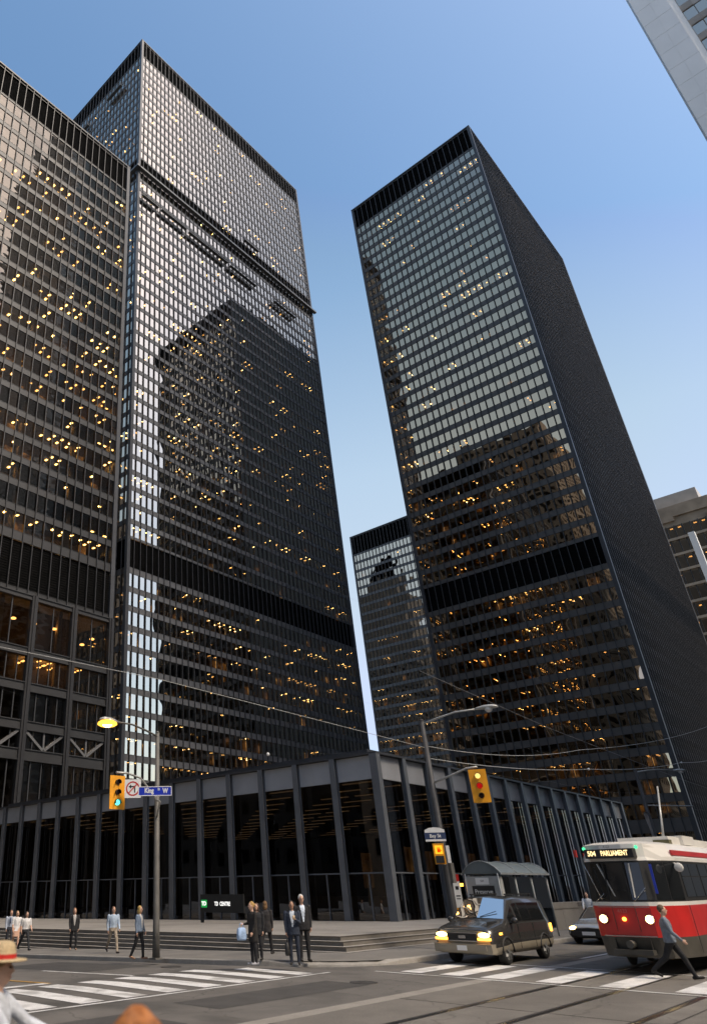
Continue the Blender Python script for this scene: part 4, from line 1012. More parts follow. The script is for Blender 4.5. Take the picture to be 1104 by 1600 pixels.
# car behind, mostly hidden by the streetcar
O = (36.6, 12.9, 0); t = empty('parked_car', O, 'silver car with one lit headlight showing beside the streetcar nose', 'car')
silver = solid('silver_paint', (.42, .43, .44), .25, .5, var=.05, coat=.5)
st = [(0, .35, .5, .6, .74, .66), (.08, .25, .56, .68, .84, .72), (.4, .22, .62, .76, .88, .78), (1.2, .22, .7, .86, .9, .8), (1.35, .22, .8, .9, .9, .8), (2.0, .22, .86, 1.38, .9, .6), (2.9, .22, .88, 1.42, .9, .6), (3.7, .24, .88, 1.0, .9, .7), (4.4, .3, .8, .95, .84, .7)]
body, rr = car_body(t, O, st, .9, [silver, black], True)
for k in (3, 8): hpanel(5, k, .0, .95, .12, .85, gdark, 'side_window', t)
for k in (4, 5, 6, 7): hpanel(4, k, .1, .95, .05, .95, gdark, 'windshield', t)
for s in (-1, 1):
    mb = MB(); mb.ball((O[0] + .1, O[1] + s * .62, .6), .12, .18, .09); mb.build('headlight', hl, t)
    for xx in (.85, 3.5): wheel(t, (O[0] + xx, O[1] + s * .8, .31), .31, .2, s)
mb = MB(); mb.box(O[0] - .06, O[0] + .05, O[1] - .45, O[1] + .45, .3, .5); mb.build('grille', black, t)
mb = MB(); mb.box(O[0] - .075, O[0] - .06, O[1] - .26, O[1] + .26, .36, .49); mb.build('number_plate', white, t)

# streetcar
cream = solid('streetcar_cream', (.74, .71, .65), .35, var=.06, scale=1.5, coat=.2); sred = solid('streetcar_red', (.52, .022, .02), .35, var=.12, scale=1.5, coat=.2)
skirt = solid('streetcar_skirt', (.06, .055, .045), .6, var=.4, scale=1.2)
TX, TY, TL = 25.3, 7.8, 15.4
t = empty('streetcar', (TX, TY, 0), 'red and cream streetcar with lit headlights and route sign', 'streetcar')
def outline(z):
    """plan of the streetcar at a height: pointed, narrowing front"""
    rake = 0
    if z > 1.75: rake = (z - 1.75) * .14
    if z < 1.0: rake = (1.0 - z) * .35
    hwid = 1.25 if z < 2.95 else 1.25 - (z - 2.95) * .5
    fw = .78 if z < 2.95 else .74
    x = TX + rake
    pts = [(x + 1.45, -hwid), (x + .75, -1.08 * hwid / 1.25), (x + .16, -fw - .08), (x + .02, -fw + .12), (x - .06, -.3), (x - .06, .3), (x + .02, fw - .12), (x + .16, fw + .08), (x + .75, 1.08 * hwid / 1.25), (x + 1.45, hwid), (TX + TL - .5, hwid), (TX + TL, hwid * .7), (TX + TL, -hwid * .7), (TX + TL - .5, -hwid)]
    return [Vector((a, TY + b, z)) for a, b in pts]
zs = [.42, .6, .9, .92, 1.68, 1.69, 1.78, 1.79, 2.84, 2.85, 2.95, 3.2, 3.3]
colz = [2, 2, 2, 1, 1, 0, 0, 3, 3, 0, 0, 0]
rings_ = [outline(z) for z in zs]
top = [Vector((TX + .45 + (p.x - TX) * .965, TY + (p.y - TY) * .78, 3.38)) for p in rings_[-1]]
rings_.append(top); colz.append(0)
mb = MB(); mb.rings(rings_, lambda i, k: colz[i], sm=False); body = mb.build('body', [cream, sred, skirt, black], t)
def tpanel(k, u0, u1, z0, z1, mat, name, parent=t, off=.015, z0b=None, z1b=None):
    """panel on wall facet k of the body between two heights"""
    a0, a1 = outline(z0), outline(z1); b = (k + 1) % 14
    a0b = outline(z0b) if z0b is not None else a0; a1b = outline(z1b) if z1b is not None else a1
    q = [a0[k].lerp(a0[b], u0), a0b[k].lerp(a0b[b], u1), a1b[k].lerp(a1b[b], u1), a1[k].lerp(a1[b], u0)]
    n = (q[1] - q[0]).cross(q[3] - q[0]).normalized()
    if n.dot((q[0] + q[2]) / 2 - Vector((TX + 6, TY, 2))) < 0: n = -n
    mb = MB(); mb.v += [tuple(p + n * off) for p in q] + [tuple(p - n * .004) for p in q]; mb.face((0, 1, 2, 3))
    for a in range(4): mb.face((a, 4 + a, 4 + (a + 1) % 4, (a + 1) % 4))
    return mb.build(name, mat, parent)
tg = solid('streetcar_glass', (.016, .018, .02), .05, var=.3, scale=.8, spec=.6)
for k in (3, 4, 5): tpanel(k, .0, 1, 1.84, 2.8, tg, 'windshield')
for k in (0, 1, 7, 8): tpanel(k, .04, .96, 1.84, 2.8, tg, 'front_side_window')
for k in (2, 6): tpanel(k, .0, 1., 1.84, 2.8, black, 'window_pillar')
for k in (4,):
    for u in (-.35, 1.05): pass
# blinds, pole and cab fittings seen behind the windshield, drawn on the glass line as slim strips
mb = MB(); mb.bar((TX + .02, TY + .42, 2.78), (TX + .0, TY + .12, 1.9), .1, .03); mb.build('sun_blind', solid('blind_grey', (.42, .42, .41), .7), t)
mb = MB(); mb.bar((TX + .02, TY - .42, 2.78), (TX - .01, TY - .36, 1.9), .11, .03); mb.build('sun_blind', cream, t)
mb = MB(); mb.bar((TX + .2, TY - .92, 2.75), (TX + .13, TY - .92, 2.0), .06, .03); mb.build('blue_strap', blue, t)
mb = MB(); mb.tube([(TX - .09, TY + .7, 1.78), (TX - .1, TY + .4, 2.0)], .008, 5); mb.tube([(TX - .09, TY - .35, 1.8), (TX - .1, TY - .72, 2.15)], .008, 5); mb.tube([(TX - .07, TY + .78, 2.78), (TX - .08, TY + .5, 1.85)], .012, 5); mb.build('wiper', chrome, t)
mb = MB(); mb.box(TX - .12, TX + .2, TY - .66, TY + .66, 2.93, 3.17); db = mb.build('destination_box', black, t)
dl = glow('sign_amber', (1, .72, .34), 1.0)
text('route_number', '504', .19, Vector((TX - .125, TY + .46, 3.05)), (0, -1, 0), (0, 0, 1), dl, t, sx=.8, bold=.004)
text('destination', 'PARLIAMENT', .19, Vector((TX - .125, TY - .16, 3.05)), (0, -1, 0), (0, 0, 1), dl, t, sx=.66, bold=.004)
text('fleet_number', '4123', .09, Vector((TX + .0, TY + .05, 3.235)), (0, -1, 0), (.1, 0, 1), solid('print_dark', (.2, .2, .2)), t)
text('fleet_number', '4123', .13, Vector((TX - .075, TY + .05, 1.56)), (0, -1, 0), (0, 0, 1), solid('print_pink', (.55, .16, .14)), t)
for s in (-1, 1):
    mb = MB(); mb.tube([(TX - .02, TY + s * .6, 1.36), (TX - .08, TY + s * .6, 1.36)], [.13, .12], 16); h = mb.build('headlight', chrome, t)
    mb = MB(); mb.ball((TX - .082, TY + s * .6, 1.36), .02, .1, .1); mb.build('lens', hl, h)
    mb = MB(); mb.ball((TX - .1, TY + s * .6, 1.36), .02, .055, .055); mb.build('bulb_glow', hlw, h)
    mb = MB(); mb.ball((TX + .1, TY + s * .72, 3.2), .03, .05, .05); mb.build('marker_lamp', glow('marker_green', (.1, .9, .4), .7), t)
mb = MB(); mb.tube([(TX - .04, TY + .05, 1.36), (TX - .085, TY + .05, 1.36)], .05, 10); mb.build('centre_lamp', amber, t)
mb = MB(); mb.box(TX - .2, TX + .3, TY - .5, TY + .5, .5, .62); mb.tube([(TX - .05, TY, .75), (TX - .32, TY, .75)], .1, 8); mb.build('coupler', skirt, t)
mb = MB(); mb.box(TX - .02, TX + .06, TY + .93, TY + 1.0, 2.98, 3.18); mb.build('red_corner_lamp', redm, t)
for yy in (-.27, .27): mb = MB(); mb.box(TX - .085, TX - .02, TY + yy - .012, TY + yy + .012, 1.84, 2.8); mb.build('window_bar', black, t)
for za, zb_ in ((.93, .955), (1.655, 1.67)): mb = MB(); mb.box(TX - .075, TX - .05, TY - .68, TY + .68, za, zb_); mb.build('trim_strip', chrome, t)
for yy in (-.3, .3): mb = MB(); mb.box(TX - .066, TX - .05, TY + yy - .006, TY + yy + .006, 1.06, 1.65); mb.build('panel_gap', skirt, t)
for yy in (-.45, 0, .45): mb = MB(); mb.box(TX + .0, TX + .3, TY + yy - .006, TY + yy + .006, .6, 1.0); mb.build('panel_gap', skirt, t)
mb = MB(); mb.ball((TX + .75, TY + .35, 2.25), .14, .12, .16); mb.ball((TX + .8, TY + .35, 1.95), .14, .24, .25); mb.build('driver_seat', skirt, t)
# side: windows, doors, stripe, wheels
xs = TX + 1.6
for s, k in ((-1, 13), (1, 9)):
    y = TY + s * 1.25
    def sp(x0, x1, z0, z1, mat, nm, off=.015, parent=t):
        mb = MB(); mb.box(x0, x1, y - .004 * s, y + off * s, z0, z1); return mb.build(nm, mat, parent)
    for i in range(6):
        x0 = xs + .15 + i * 2.1
        sp(x0, x0 + 1.95, 1.9, 2.78, tg, 'side_window'); sp(x0 + .96, x0 + .99, 1.9, 2.78, black, 'window_bar', .02)
        sp(x0 + .05, x0 + 1.9, 2.42, 2.45, black, 'window_bar', .02)
    mb = MB(); mb.box(xs - .1, TX + TL - .6, TY + s * 1.2, TY + s * (1.255 if True else 0), 3.0, 3.14); mb.build('roof_stripe', sred, t)
    for i, xw in enumerate((TX + 3.4, TX + 5.2, TX + 11, TX + 12.8)):
        mb = MB(); mb.tube([(xw, y - .12 * s, .33), (xw, y + .005 * s, .33)], .33, 18); mb.build('wheel', skirt, t)
    sp(xs + 1.2, xs + 4.2, .45, .95, black, 'truck_opening')
    sp(xs + 3.2, xs + 5.4, 1.05, 1.66, solid('pale_panel', (.42, .46, .52), .5), 'side_advert')
    sp(xs + .05, xs + .09, .5, 1.68, black, 'panel_gap', .006)
mb = MB(); mb.bar((TX + 1.42, TY - 1.24, 2.78), (TX + 1.0, TY - 1.42, 2.72), .04, .04); mb.ball((TX + .95, TY - 1.45, 2.66), .04, .12, .12); mb.build('wing_mirror', cream, t)
mb = MB(); mb.box(TX + 3.6, TX + 12, TY - .75, TY + .75, 3.36, 3.62); mb.box(TX + 4.9, TX + 6.3, TY - .85, TY + .85, 3.4, 3.68); mb.build('roof_housing', cream, t)
mb = MB(); mb.box(TX + 3.58, TX + 3.9, TY - .76, TY - .3, 3.39, 3.52); mb.build('roof_vent', solid('vent_olive', (.12, .11, .05), .7), t)
mb = MB(); mb.tube([(TX + 6.1, TY, 3.64), (TX + 7.4, TY, 5.5)], [.045, .03], 8); mb.build('trolley_pole', galv, t)

# ------------------------------------------------------------------ people
SK = {'fair': solid('skin_fair', (.56, .34, .24), .55, var=.06), 'tan': solid('skin_tan', (.4, .23, .15), .55, var=.06)}
def cloth(name, col): 
    if name not in MATS: solid(name, col, .85, var=.28, scale=7, bump=.8, bscale=14)
    return MATS[name]
def capsule(mb, p0, p1, r0, r1, n=10):
    p0, p1 = Vector(p0), Vector(p1); d = (p1 - p0); L = d.length; d = d.normalized() if L > 1e-6 else Vector((0, 0, 1))
    a = d.orthogonal().normalized(); b = d.cross(a); rr = []
    for k in (-80, -45, 0): rr.append((p0 + d * r0 * math.sin(R_(k)), r0 * math.cos(R_(k))))
    for k in (0, 45, 80): rr.append((p1 + d * r1 * math.sin(R_(k)), r1 * math.cos(R_(k))))
    mb.rings([[c + (a * math.cos(2 * math.pi * i / n) + b * math.sin(2 * math.pi * i / n)) * r for i in range(n)] for c, r in rr])
EYE = MB(); EYE.ball((0, 0, 0), .011, .016, .009, 8, 6); EYE = EYE.mesh('eye', solid('eye_dark', (.02, .015, .012), .3))
MOU = MB(); MOU.ball((0, 0, 0), .008, .026, .006, 8, 6); MOU = MOU.mesh('mouth', solid('lip', (.36, .13, .1), .6))
EAR = None
def person(label, loc, yaw, h=1.72, skin='fair', top=(.02, .02, .022), bottom=(.02, .02, .022), shoe=(.02, .018, .016), shirt=None, hair=(.1, .06, .03), hairstyle='short',
           stride=0., lead=1, arms=((.05, .15), (.05, .15)), jacket=.8, slim=1., lean=0., head_yaw=0., sleeves='long', legs='trousers', skirt=None, group='people on the street', tie=None, vox=.013):
    s = h / 1.75; t = empty('person', loc, label, 'person', group, yaw)
    prims = []          # (p0, p1, r0, r1, material slot)
    SKIN, TOP, BOT, SHOE, SHIRT = 0, 1, 2, 3, 4
    f = Vector((1, 0, 0)); V = Vector
    hip_z = .93; foot = []
    bulk = slim * 1.13
    for sd in (1, -1):
        a = stride * (1 if sd == lead else -1); kb = .12 + (.55 * abs(stride) if sd != lead else .05) if stride else .02
        hipp = V((0, .09 * sd, hip_z)); knee = hipp + V((math.sin(a), .06 * sd * (1 - abs(stride)), -math.cos(a))).normalized() * .43; b = a - kb
        ank = knee + V((math.sin(b), .0, -math.cos(b))) * .43
        ft = b * .6
        heel = ank + V((-.05 * math.cos(ft), 0, -.035)); toe = ank + V((.17 * math.cos(ft), .02 * sd, -.05 + .17 * math.sin(ft)))
        lm = BOT if legs == 'trousers' else SKIN
        prims += [(hipp, knee, .088 * bulk, .063 * bulk, BOT if skirt is None else SKIN), (knee, ank, .062 * bulk, (.05 if legs == 'trousers' else .036), lm), (heel, toe, .042, .034, SHOE)]
        foot.append(min(heel.z - .042, toe.z - .034))
    dz = -min(foot)
    L = V((math.sin(lean), 0, 0))
    def up_(z, x=0, y=0): return V((x + (z - .95) * math.sin(lean), y, z))
    sh_w = .185 * bulk
    arm_h = []
    for i, sd in enumerate((1, -1)):
        sw, el = arms[i][:2]; ab = arms[i][2] if len(arms[i]) > 2 else .1
        shp = up_(1.415, 0, sh_w * sd); e = shp + V((math.sin(sw), ab * sd * .9, -math.cos(sw))).normalized() * .29
        inward = arms[i][3] if len(arms[i]) > 3 else -.05
        fd = V((math.sin(sw + el), inward * sd * -1 * -1, -math.cos(sw + el))).normalized(); wr = e + fd * .25
        prims += [(shp, e, .058 * bulk, .046 * bulk, TOP), (e, wr, .045 * bulk, .034, TOP if sleeves == 'long' else SKIN)]
        side = fd.cross(V((0, 1, 0)) if abs(fd.y) < .8 else V((1, 0, 0))).normalized(); 
        # hand: palm, four fingers of different length, thumb leaving the side near the wrist
        pal = wr + fd * .075; prims.append((wr + fd * .02, pal, .024, .03, SKIN))
        for k, ln in enumerate((.062, .072, .067, .052)):
            b0 = wr + fd * .085 + side * (.028 - .019 * k); m_ = b0 + (fd * .9 + V((0, -sd * .35, 0))).normalized() * ln * .55; e_ = m_ + (fd * .6 + V((0, -sd * .7, 0))).normalized() * ln * .5
            prims += [(b0, m_, .0105, .0095, SKIN), (m_, e_, .0095, .0085, SKIN)]
        th0 = wr + fd * .03 + side * .028; th1 = th0 + (fd * .6 + side * .7).normalized() * .035; prims += [(th0, th1, .012, .011, SKIN), (th1, th1 + fd * .03, .011, .009, SKIN)]
        arm_h.append(wr + fd * .1)
    # torso as stacked elliptic sections
    tors = [(.84, .1, .15), (.95, .108, .165), (1.06, .1, .15), (1.2, .11, .165), (1.32, .112, .178), (1.41, .088, .17), (1.455, .06, .1), (1.475, .045, .06)]
    head = up_(1.635, .025); hy = Matrix.Rotation(head_yaw, 3, 'Z')
    prims += [(up_(1.43), up_(1.55, .012), .056, .05, SKIN)]
    mb = MB()
    for p0, p1, r0, r1, _ in prims: capsule(mb, p0, p1, r0, r1)
    def ellip(mb, secs):
        mb.rings([[up_(z, rx * math.cos(2 * math.pi * k / 20) * bulk, ry * math.sin(2 * math.pi * k / 20) * bulk) for k in range(20)] for z, rx, ry in secs])
    ellip(mb, tors)
    jk = None
    if jacket and jacket < .95:
        jk = [(jacket, .125, .185), (jacket + .02, .13, .19), (.98, .128, .182), (1.1, .118, .168), (1.3, .124, .186), (1.4, .1, .176)]
        ellip(mb, jk)
    if skirt is not None:
        ellip(mb, [(skirt, .15, .19), (skirt + .02, .155, .195), (.9, .125, .175), (1.0, .11, .16)])
    mb.ball(head, .094, .074, .118, 16, 12, rot=hy); mb.ball(head + hy @ V((.03, 0, -.06)), .062, .056, .062, 12, 8)
    mb.ball(head + hy @ V((.1, 0, -.012)), .022, .014, .024, 8, 6); mb.ball(head + hy @ V((.0, .075, -.005)), .02, .012, .032, 8, 6); mb.ball(head + hy @ V((.0, -.075, -.005)), .02, .012, .032, 8, 6)
    me0 = mb.mesh('tmp', SK[skin]); tmp = bpy.data.objects.new('tmp', me0); C.objects.link(tmp)
    md = tmp.modifiers.new('r', 'REMESH'); md.mode = 'VOXEL'; md.voxel_size = vox; md.use_smooth_shade = True
    ms = tmp.modifiers.new('s', 'SMOOTH'); ms.factor = .5; ms.iterations = 3
    bpy.context.view_layer.update()
    me = bpy.data.meshes.new_from_object(tmp.evaluated_get(bpy.context.evaluated_depsgraph_get()))
    bpy.data.objects.remove(tmp); bpy.data.meshes.remove(me0)
    # paint each face by the nearest limb
    nf = len(me.polygons); ctr = np.zeros(nf * 3, np.float32); me.polygons.foreach_get('center', ctr); ctr = ctr.reshape(-1, 3)
    best = np.full(nf, 1e9); mi = np.zeros(nf, np.int32)
    for p0, p1, r0, r1, m_ in prims:
        a, b = np.array(p0), np.array(p1); ab = b - a; tt = np.clip(((ctr - a) @ ab) / (ab @ ab + 1e-9), 0, 1)
        d = np.linalg.norm(ctr - (a + tt[:, None] * ab), axis=1) - (r0 + (r1 - r0) * tt)
        k = d < best; best[k] = d[k]; mi[k] = m_
    def ell_d(secs):
        z = ctr[:, 2]; zz = [q[0] for q in secs]
        rx = np.interp(z, zz, [q[1] for q in secs]) * bulk; ry = np.interp(z, zz, [q[2] for q in secs]) * bulk
        cx = (np.clip(z, zz[0], zz[-1]) - .95) * math.sin(lean)
        e = np.sqrt(((ctr[:, 0] - cx) / rx) ** 2 + (ctr[:, 1] / ry) ** 2); d = (e - 1) * np.minimum(rx, ry)
        return np.where((z < zz[0] - .01) | (z > zz[-1] + .01), 1e3, np.maximum(d, np.maximum(zz[0] - z, z - zz[-1])))
    d = ell_d(tors); k = d < best; best[k] = d[k]; mi[k] = np.where(ctr[k, 2] > (.98 if skirt is None else .0), TOP, BOT)
    if jk: d = ell_d(jk); k = d < best + .004; best[k] = d[k]; mi[k] = TOP
    if skirt is not None:
        k = (ctr[:, 2] < 1.0) & (ctr[:, 2] > skirt - .01) & (np.abs(ctr[:, 1]) < .2) & (np.abs(ctr[:, 0]) < .18) & (mi != SKIN); mi[k] = BOT
    dh = np.linalg.norm((ctr - np.array(head)) / np.array([.1, .085, .125]), axis=1); mi[dh < 1.12] = SKIN
    if shirt is not None:   # open jacket: shirt front
        wv = np.clip((ctr[:, 2] - 1.0) / .42, 0, 1); wdt = .012 + .065 * wv
        k = (mi == TOP) & (ctr[:, 0] > .04) & (np.abs(ctr[:, 1]) < wdt) & (ctr[:, 2] > 1.02) & (ctr[:, 2] < 1.49); mi[k] = SHIRT
    mats = [SK[skin], cloth('cloth_%.2f_%.2f_%.2f' % top, top), cloth('cloth_%.2f_%.2f_%.2f' % bottom, bottom), cloth('shoe_%.2f_%.2f_%.2f' % shoe, shoe), cloth('shirt_%.2f_%.2f_%.2f' % (shirt or top), shirt or top)]
    me.materials.clear()
    for q in mats: me.materials.append(q)
    me.polygons.foreach_set('material_index', mi); me.polygons.foreach_set('use_smooth', [True] * nf)
    T = Matrix.Translation((0, 0, dz * s)) @ Matrix.Scale(s, 4); me.transform(T); me.update()
    o = bpy.data.objects.new('body', me); C.objects.link(o); o.parent = t
    def place(name, mb, mat):
        m2 = mb.mesh(name, mat); m2.transform(T); q = bpy.data.objects.new(name, m2); C.objects.link(q); q.parent = t; return q
    hm = cloth('hair_%.2f_%.2f_%.2f' % hair, hair); mb = MB()
    mb.ball(head + hy @ V((-.022, 0, .03)), .094, .083, .106, 16, 12, rot=hy)
    if hairstyle == 'long':
        mb.ball(head + hy @ V((-.055, 0, -.07)), .06, .085, .13, 14, 10, rot=hy)
        mb.ball(head + hy @ V((.0, .068, -.04)), .045, .022, .1, 10, 8, rot=hy); mb.ball(head + hy @ V((.0, -.068, -.04)), .045, .022, .1, 10, 8, rot=hy)
    if hairstyle == 'bun': mb.ball(head + hy @ V((-.11, 0, .03)), .045, .045, .045, 12, 8, rot=hy)
    if hairstyle == 'cap': mb.ball(head + hy @ V((.07, 0, .05)), .07, .07, .014, 14, 8, rot=hy)
    place('hair' if hairstyle != 'cap' else 'cap', mb, hm)
    for sd in (1, -1):
        q = bpy.data.objects.new('eye', EYE); C.objects.link(q); q.parent = t; q.location = T @ (head + hy @ V((.088, .031 * sd, .012))); q.scale = (s, s, s); q.rotation_euler[2] = head_yaw
    q = bpy.data.objects.new('mouth', MOU); C.objects.link(q); q.parent = t; q.location = T @ (head + hy @ V((.088, 0, -.06))); q.scale = (s, s, s); q.rotation_euler[2] = head_yaw
    if tie is not None:
        mb = MB(); mb.poly([up_(1.45, .075, .018), up_(1.45, .075, -.018), up_(1.12, .135, -.028), up_(1.08, .137, 0), up_(1.12, .135, .028)]); place('tie', mb, cloth('tie', tie))
    wm = Matrix.Translation(loc) @ Matrix.Rotation(yaw, 4, 'Z') @ T
    return t, [wm @ p for p in arm_h]
def zs_(x, y): return .152 + zr(x, y)
def bag(name, label, top, w_, d_, h_, mat, yaw, strap=.2):
    t = empty(name, (top.x, top.y, top.z - strap - h_), label, 'bag', None, 0)
    ax, ay = Vector((math.cos(yaw), math.sin(yaw), 0)), Vector((-math.sin(yaw), math.cos(yaw), 0)); b0 = Vector((top.x, top.y, top.z - strap))
    mb = MB(); rr = []
    for dz, k in ((0, .6), (-.03, .85), (-h_ * .4, 1), (-h_ * .85, 1.05), (-h_, .85)):
        rr.append([b0 + Vector((0, 0, dz)) + ax * (w_ / 2 * k * math.copysign(abs(math.cos(th)) ** .5, math.cos(th))) + ay * (d_ / 2 * k * math.copysign(abs(math.sin(th)) ** .5, math.sin(th))) for th in [2 * math.pi * q / 16 for q in range(16)]])
    mb.rings(rr[::-1]); mb.build('pouch', mat, t)
    mb = MB(); mb.tube([b0 + ax * w_ * .25 - Vector((0, 0, .02)), b0 + ax * w_ * .15 + Vector((0, 0, strap * .8)), b0 + Vector((0, 0, strap)), b0 - ax * w_ * .15 + Vector((0, 0, strap * .8)), b0 - ax * w_ * .25 - Vector((0, 0, .02))], .012, 6); mb.build('handle', mat, t)
    return t
FACE = R_(225)         # towards the viewer
_, hd = person('tall white haired man in black suit and open pale blue shirt', (21.25, 16.25, .152), R_(232), 1.86, top=(.012, .012, .014), bottom=(.014, .014, .016), shirt=(.55, .62, .72), hair=(.72, .7, .66), arms=((.03, .12), (.03, .1)), jacket=.8, slim=1.04)
_, hd = person('man in navy suit and tie holding a cup to his chest', (20.15, 15.8, .152), R_(215), 1.7, skin='tan', top=(.022, .03, .05), bottom=(.018, .024, .04), shirt=(.5, .55, .62), hair=(.02, .015, .012), arms=((.25, 1.75, .05, -.5), (.03, .08)), jacket=.8, tie=(.1, .12, .16), head_yaw=.25)
mb = MB(); c = hd[0] + Vector((0, 0, .02)); mb.tube([c - Vector((0, 0, .05)), c + Vector((0, 0, .06))], [.03, .04], 12); o = mb.build('paper_cup', cloth('cup', (.6, .45, .28))); tag(o, 'paper cup in the hand of the man in navy', 'cup')
bag('briefcase', 'black soft briefcase carried by the man in navy', hd[1], .42, .14, .36, black, R_(215), .16)
_, hd = person('blonde woman in long black coat with a pale blue bag', (19.35, 16.75, .152), R_(160), 1.68, top=(.016, .014, .013), bottom=(.014, .013, .013), hair=(.42, .26, .09), hairstyle='bun', arms=((.12, .3), (.15, 1.35, .05, -.35)), jacket=.62, slim=.95, shoe=(.3, .3, .32))
bag('plastic_bag', 'pale blue plastic bag held by the blonde woman', hd[1] + Vector((0, 0, .04)), .3, .16, .34, cloth('bag_blue', (.32, .45, .66)), R_(160), .12)
person('person in dark coat walking away behind the blonde woman', (23.4, 19.6, zs_(0, 19.6)), R_(20), 1.72, top=(.025, .022, .022), bottom=(.016, .015, .016), hair=(.16, .09, .04), hairstyle='long', stride=.3, lead=-1, jacket=.72)
person('dark clad person close behind the blonde woman with a grey bag', (20.75, 17.75, .14), R_(200), 1.62, top=(.018, .018, .02), bottom=(.015, .015, .016), hair=(.07, .04, .03), hairstyle='long', stride=.12, jacket=.75)
def walker(label, px_loc, yaw, **k): return person(label, (px_loc[0], px_loc[1], zs_(*px_loc)), yaw, **k)
walker('blonde woman in denim jacket and black trousers by the lamp pole', (19.74, 22.58), R_(290), h=1.68, top=(.16, .21, .29), bottom=(.014, .014, .016), shirt=(.6, .58, .55), hair=(.45, .3, .1), hairstyle='long', stride=.22, slim=.92, shoe=(.35, .2, .12), jacket=.9, arms=((.1, .3), (-.1, .2)))
person('man in pale blue shirt and khaki trousers walking past the steps', (22.2, 27.1, zs_(0, 27.1)), R_(250), 1.76, top=(.34, .42, .52), bottom=(.3, .25, .19), hair=(.14, .08, .05), stride=.42, jacket=0, arms=((.2, .4), (-.2, .3)), shoe=(.05, .035, .03))
person('woman in black jacket striding past the steps', (23.4, 31.5, zs_(0, 31.5)), R_(240), 1.72, top=(.014, .014, .016), bottom=(.013, .013, .015), shirt=(.42, .4, .38), hair=(.2, .1, .05), hairstyle='long', stride=.16, jacket=.78, slim=.94, shoe=(.4, .25, .16))
person('person in white shirt and dark trousers at the far left', (22.6, 34.4, zs_(0, 34.4)), R_(262), 1.7, top=(.58, .57, .56), bottom=(.02, .022, .026), hair=(.1, .07, .05), stride=.45, jacket=0, sleeves='short', arms=((.2, .6), (-.25, .4)))
person('woman in white dress at the far left', (23.4, 36.5, zs_(0, 36.5)), R_(250), 1.7, top=(.68, .67, .66), bottom=(.68, .67, .66), hair=(.3, .19, .1), hairstyle='long', stride=.2, jacket=0, legs='bare', skirt=.55, slim=.92, sleeves='short')
_, hd = person('man in blue grey shirt with dark backpack at the far left', (23.9, 37.9, zs_(0, 37.9)), R_(250), 1.76, top=(.34, .38, .45), bottom=(.05, .055, .07), hair=(.16, .09, .05), stride=.25, jacket=0)
t = empty('backpack', (24.0, 38.15, zs_(0, 38) + 1.0), 'dark backpack on the man at the far left', 'bag')
mb = MB(); mb.ball((24.02, 38.12, zs_(0, 38) + 1.22), .2, .13, .26, 14, 10); mb.build('pouch', navy, t)
mb = MB(); mb.tube([(23.92, 38.0, zs_(0, 38) + 1.45), (23.8, 37.75, zs_(0, 38) + 1.4), (23.8, 37.72, zs_(0, 38) + 1.15)], .025, 6); mb.build('strap', navy, t)
person('person in grey brown jacket walking beside the pavilion glass', (49.0, 23.0, zp(23)), R_(20), 1.75, top=(.17, .155, .125), bottom=(.35, .31, .26), hair=(.06, .045, .035), stride=.2, jacket=.85)
person('person in white shirt before the low granite wall', (44.3, 15.3, .152), R_(190), 1.76, top=(.6, .62, .64), bottom=(.02, .02, .025), hair=(.1, .07, .05), stride=.2, jacket=0, arms=((.5, .4), (.5, .4)))
_, hd = person('pedestrian in grey blue top and black trousers striding before the streetcar', (24.75, 6.72, .012), R_(-75), 1.78, top=(.16, .19, .23), bottom=(.012, .012, .013), hair=(.12, .08, .05), stride=.5, lead=1, jacket=.9, arms=((-.12, .25), (.3, .5)))
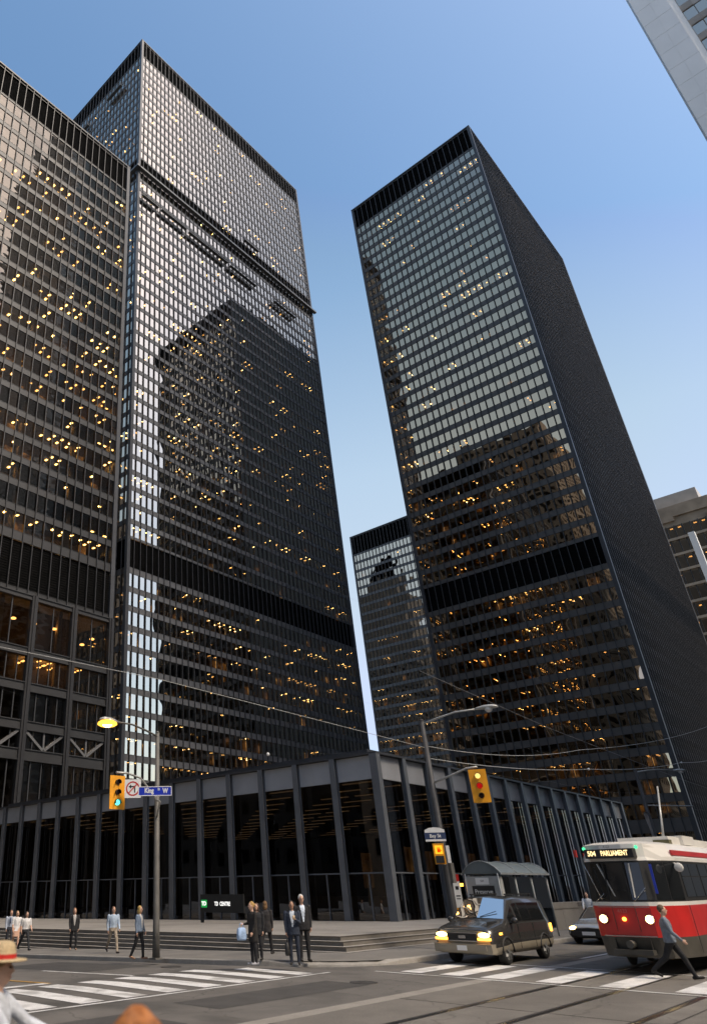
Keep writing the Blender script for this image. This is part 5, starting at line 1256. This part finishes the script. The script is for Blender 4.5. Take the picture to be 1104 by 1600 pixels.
def strands(t, head, n, length, mat, seed, z0=-.2, r=.0026):
    """hair as many fine tapered locks"""
    rg = random.Random(seed); mb = MB(); head = Vector(head)
    for _ in range(n):
        th = rg.uniform(0, 2 * math.pi); ph = R_(rg.uniform(-5, 88)) 
        d = Vector((math.cos(ph) * math.cos(th), math.cos(ph) * math.sin(th), math.sin(ph)))
        p = head + Vector((d.x * .1, d.y * .088, d.z * .125)); pts = [p]; v = (Vector((d.x, d.y, .1)) + Vector((rg.uniform(-.9, .9), rg.uniform(-.9, .9), -.3))).normalized()
        for k in range(4):
            v = (v + Vector((rg.uniform(-.3, .3), rg.uniform(-.3, .3), -.55))).normalized(); q = pts[-1] + v * length / 4
            rel = q - head; e = math.sqrt((rel.x / .108) ** 2 + (rel.y / .097) ** 2 + (rel.z / .132) ** 2)
            if e < 1: q = head + rel / e
            pts.append(q)
        mb.tube(pts, [r, r * 1.3, r * 1.2, r, r * .3], 4, cap=False)
    o = mb.build('hair_locks', mat, t, local=True); return o
gloss = solid('ginger_hair', (.3, .1, .025), .45, var=.35, scale=30, col2=(.55, .22, .06))
straw = solid('hat_straw', (.5, .38, .22), .8, var=.25, scale=60, bump=.5, bscale=120)
t, hd = person('person in straw hat with red band cut off by the left edge', (3.78, 6.12, .01), R_(-45), 1.72, top=(.5, .53, .58), bottom=(.14, .22, .38), hair=(.3, .2, .1), stride=.2, jacket=.82, arms=((.9, .35), (.7, .6)))
hz = 1.72 / 1.75
mb = MB(); rr = []
for rad, z in ((.2, 1.672), (.205, 1.678), (.2, 1.684), (.115, 1.69), (.112, 1.75), (.1, 1.8), (.06, 1.82), (.01, 1.815)):
    rr.append([Vector((.015 + rad * 1.08 * math.cos(a_), rad * math.sin(a_), z)) for a_ in [2 * math.pi * k / 28 for k in range(28)]])
mb.rings(rr); ho = mb.build('hat', straw, t, local=True)
mb = MB(); mb.rings([[Vector((.015 + .119 * 1.08 * math.cos(a_), .119 * math.sin(a_), z)) for a_ in [2 * math.pi * k / 28 for k in range(28)]] for z in (1.69, 1.725)], cap=False); mb.build('hat_band', redm, ho, local=True)
t, hd = person('ginger haired head just entering at the bottom edge', (2.6, 2.98, .01), R_(45), 1.67, top=(.25, .1, .04), bottom=(.03, .03, .04), hair=(.3, .1, .03), hairstyle='long', jacket=.85)
strands(t, (-.0, 0, 1.59), 2600, .17, gloss, 5, r=.0013)
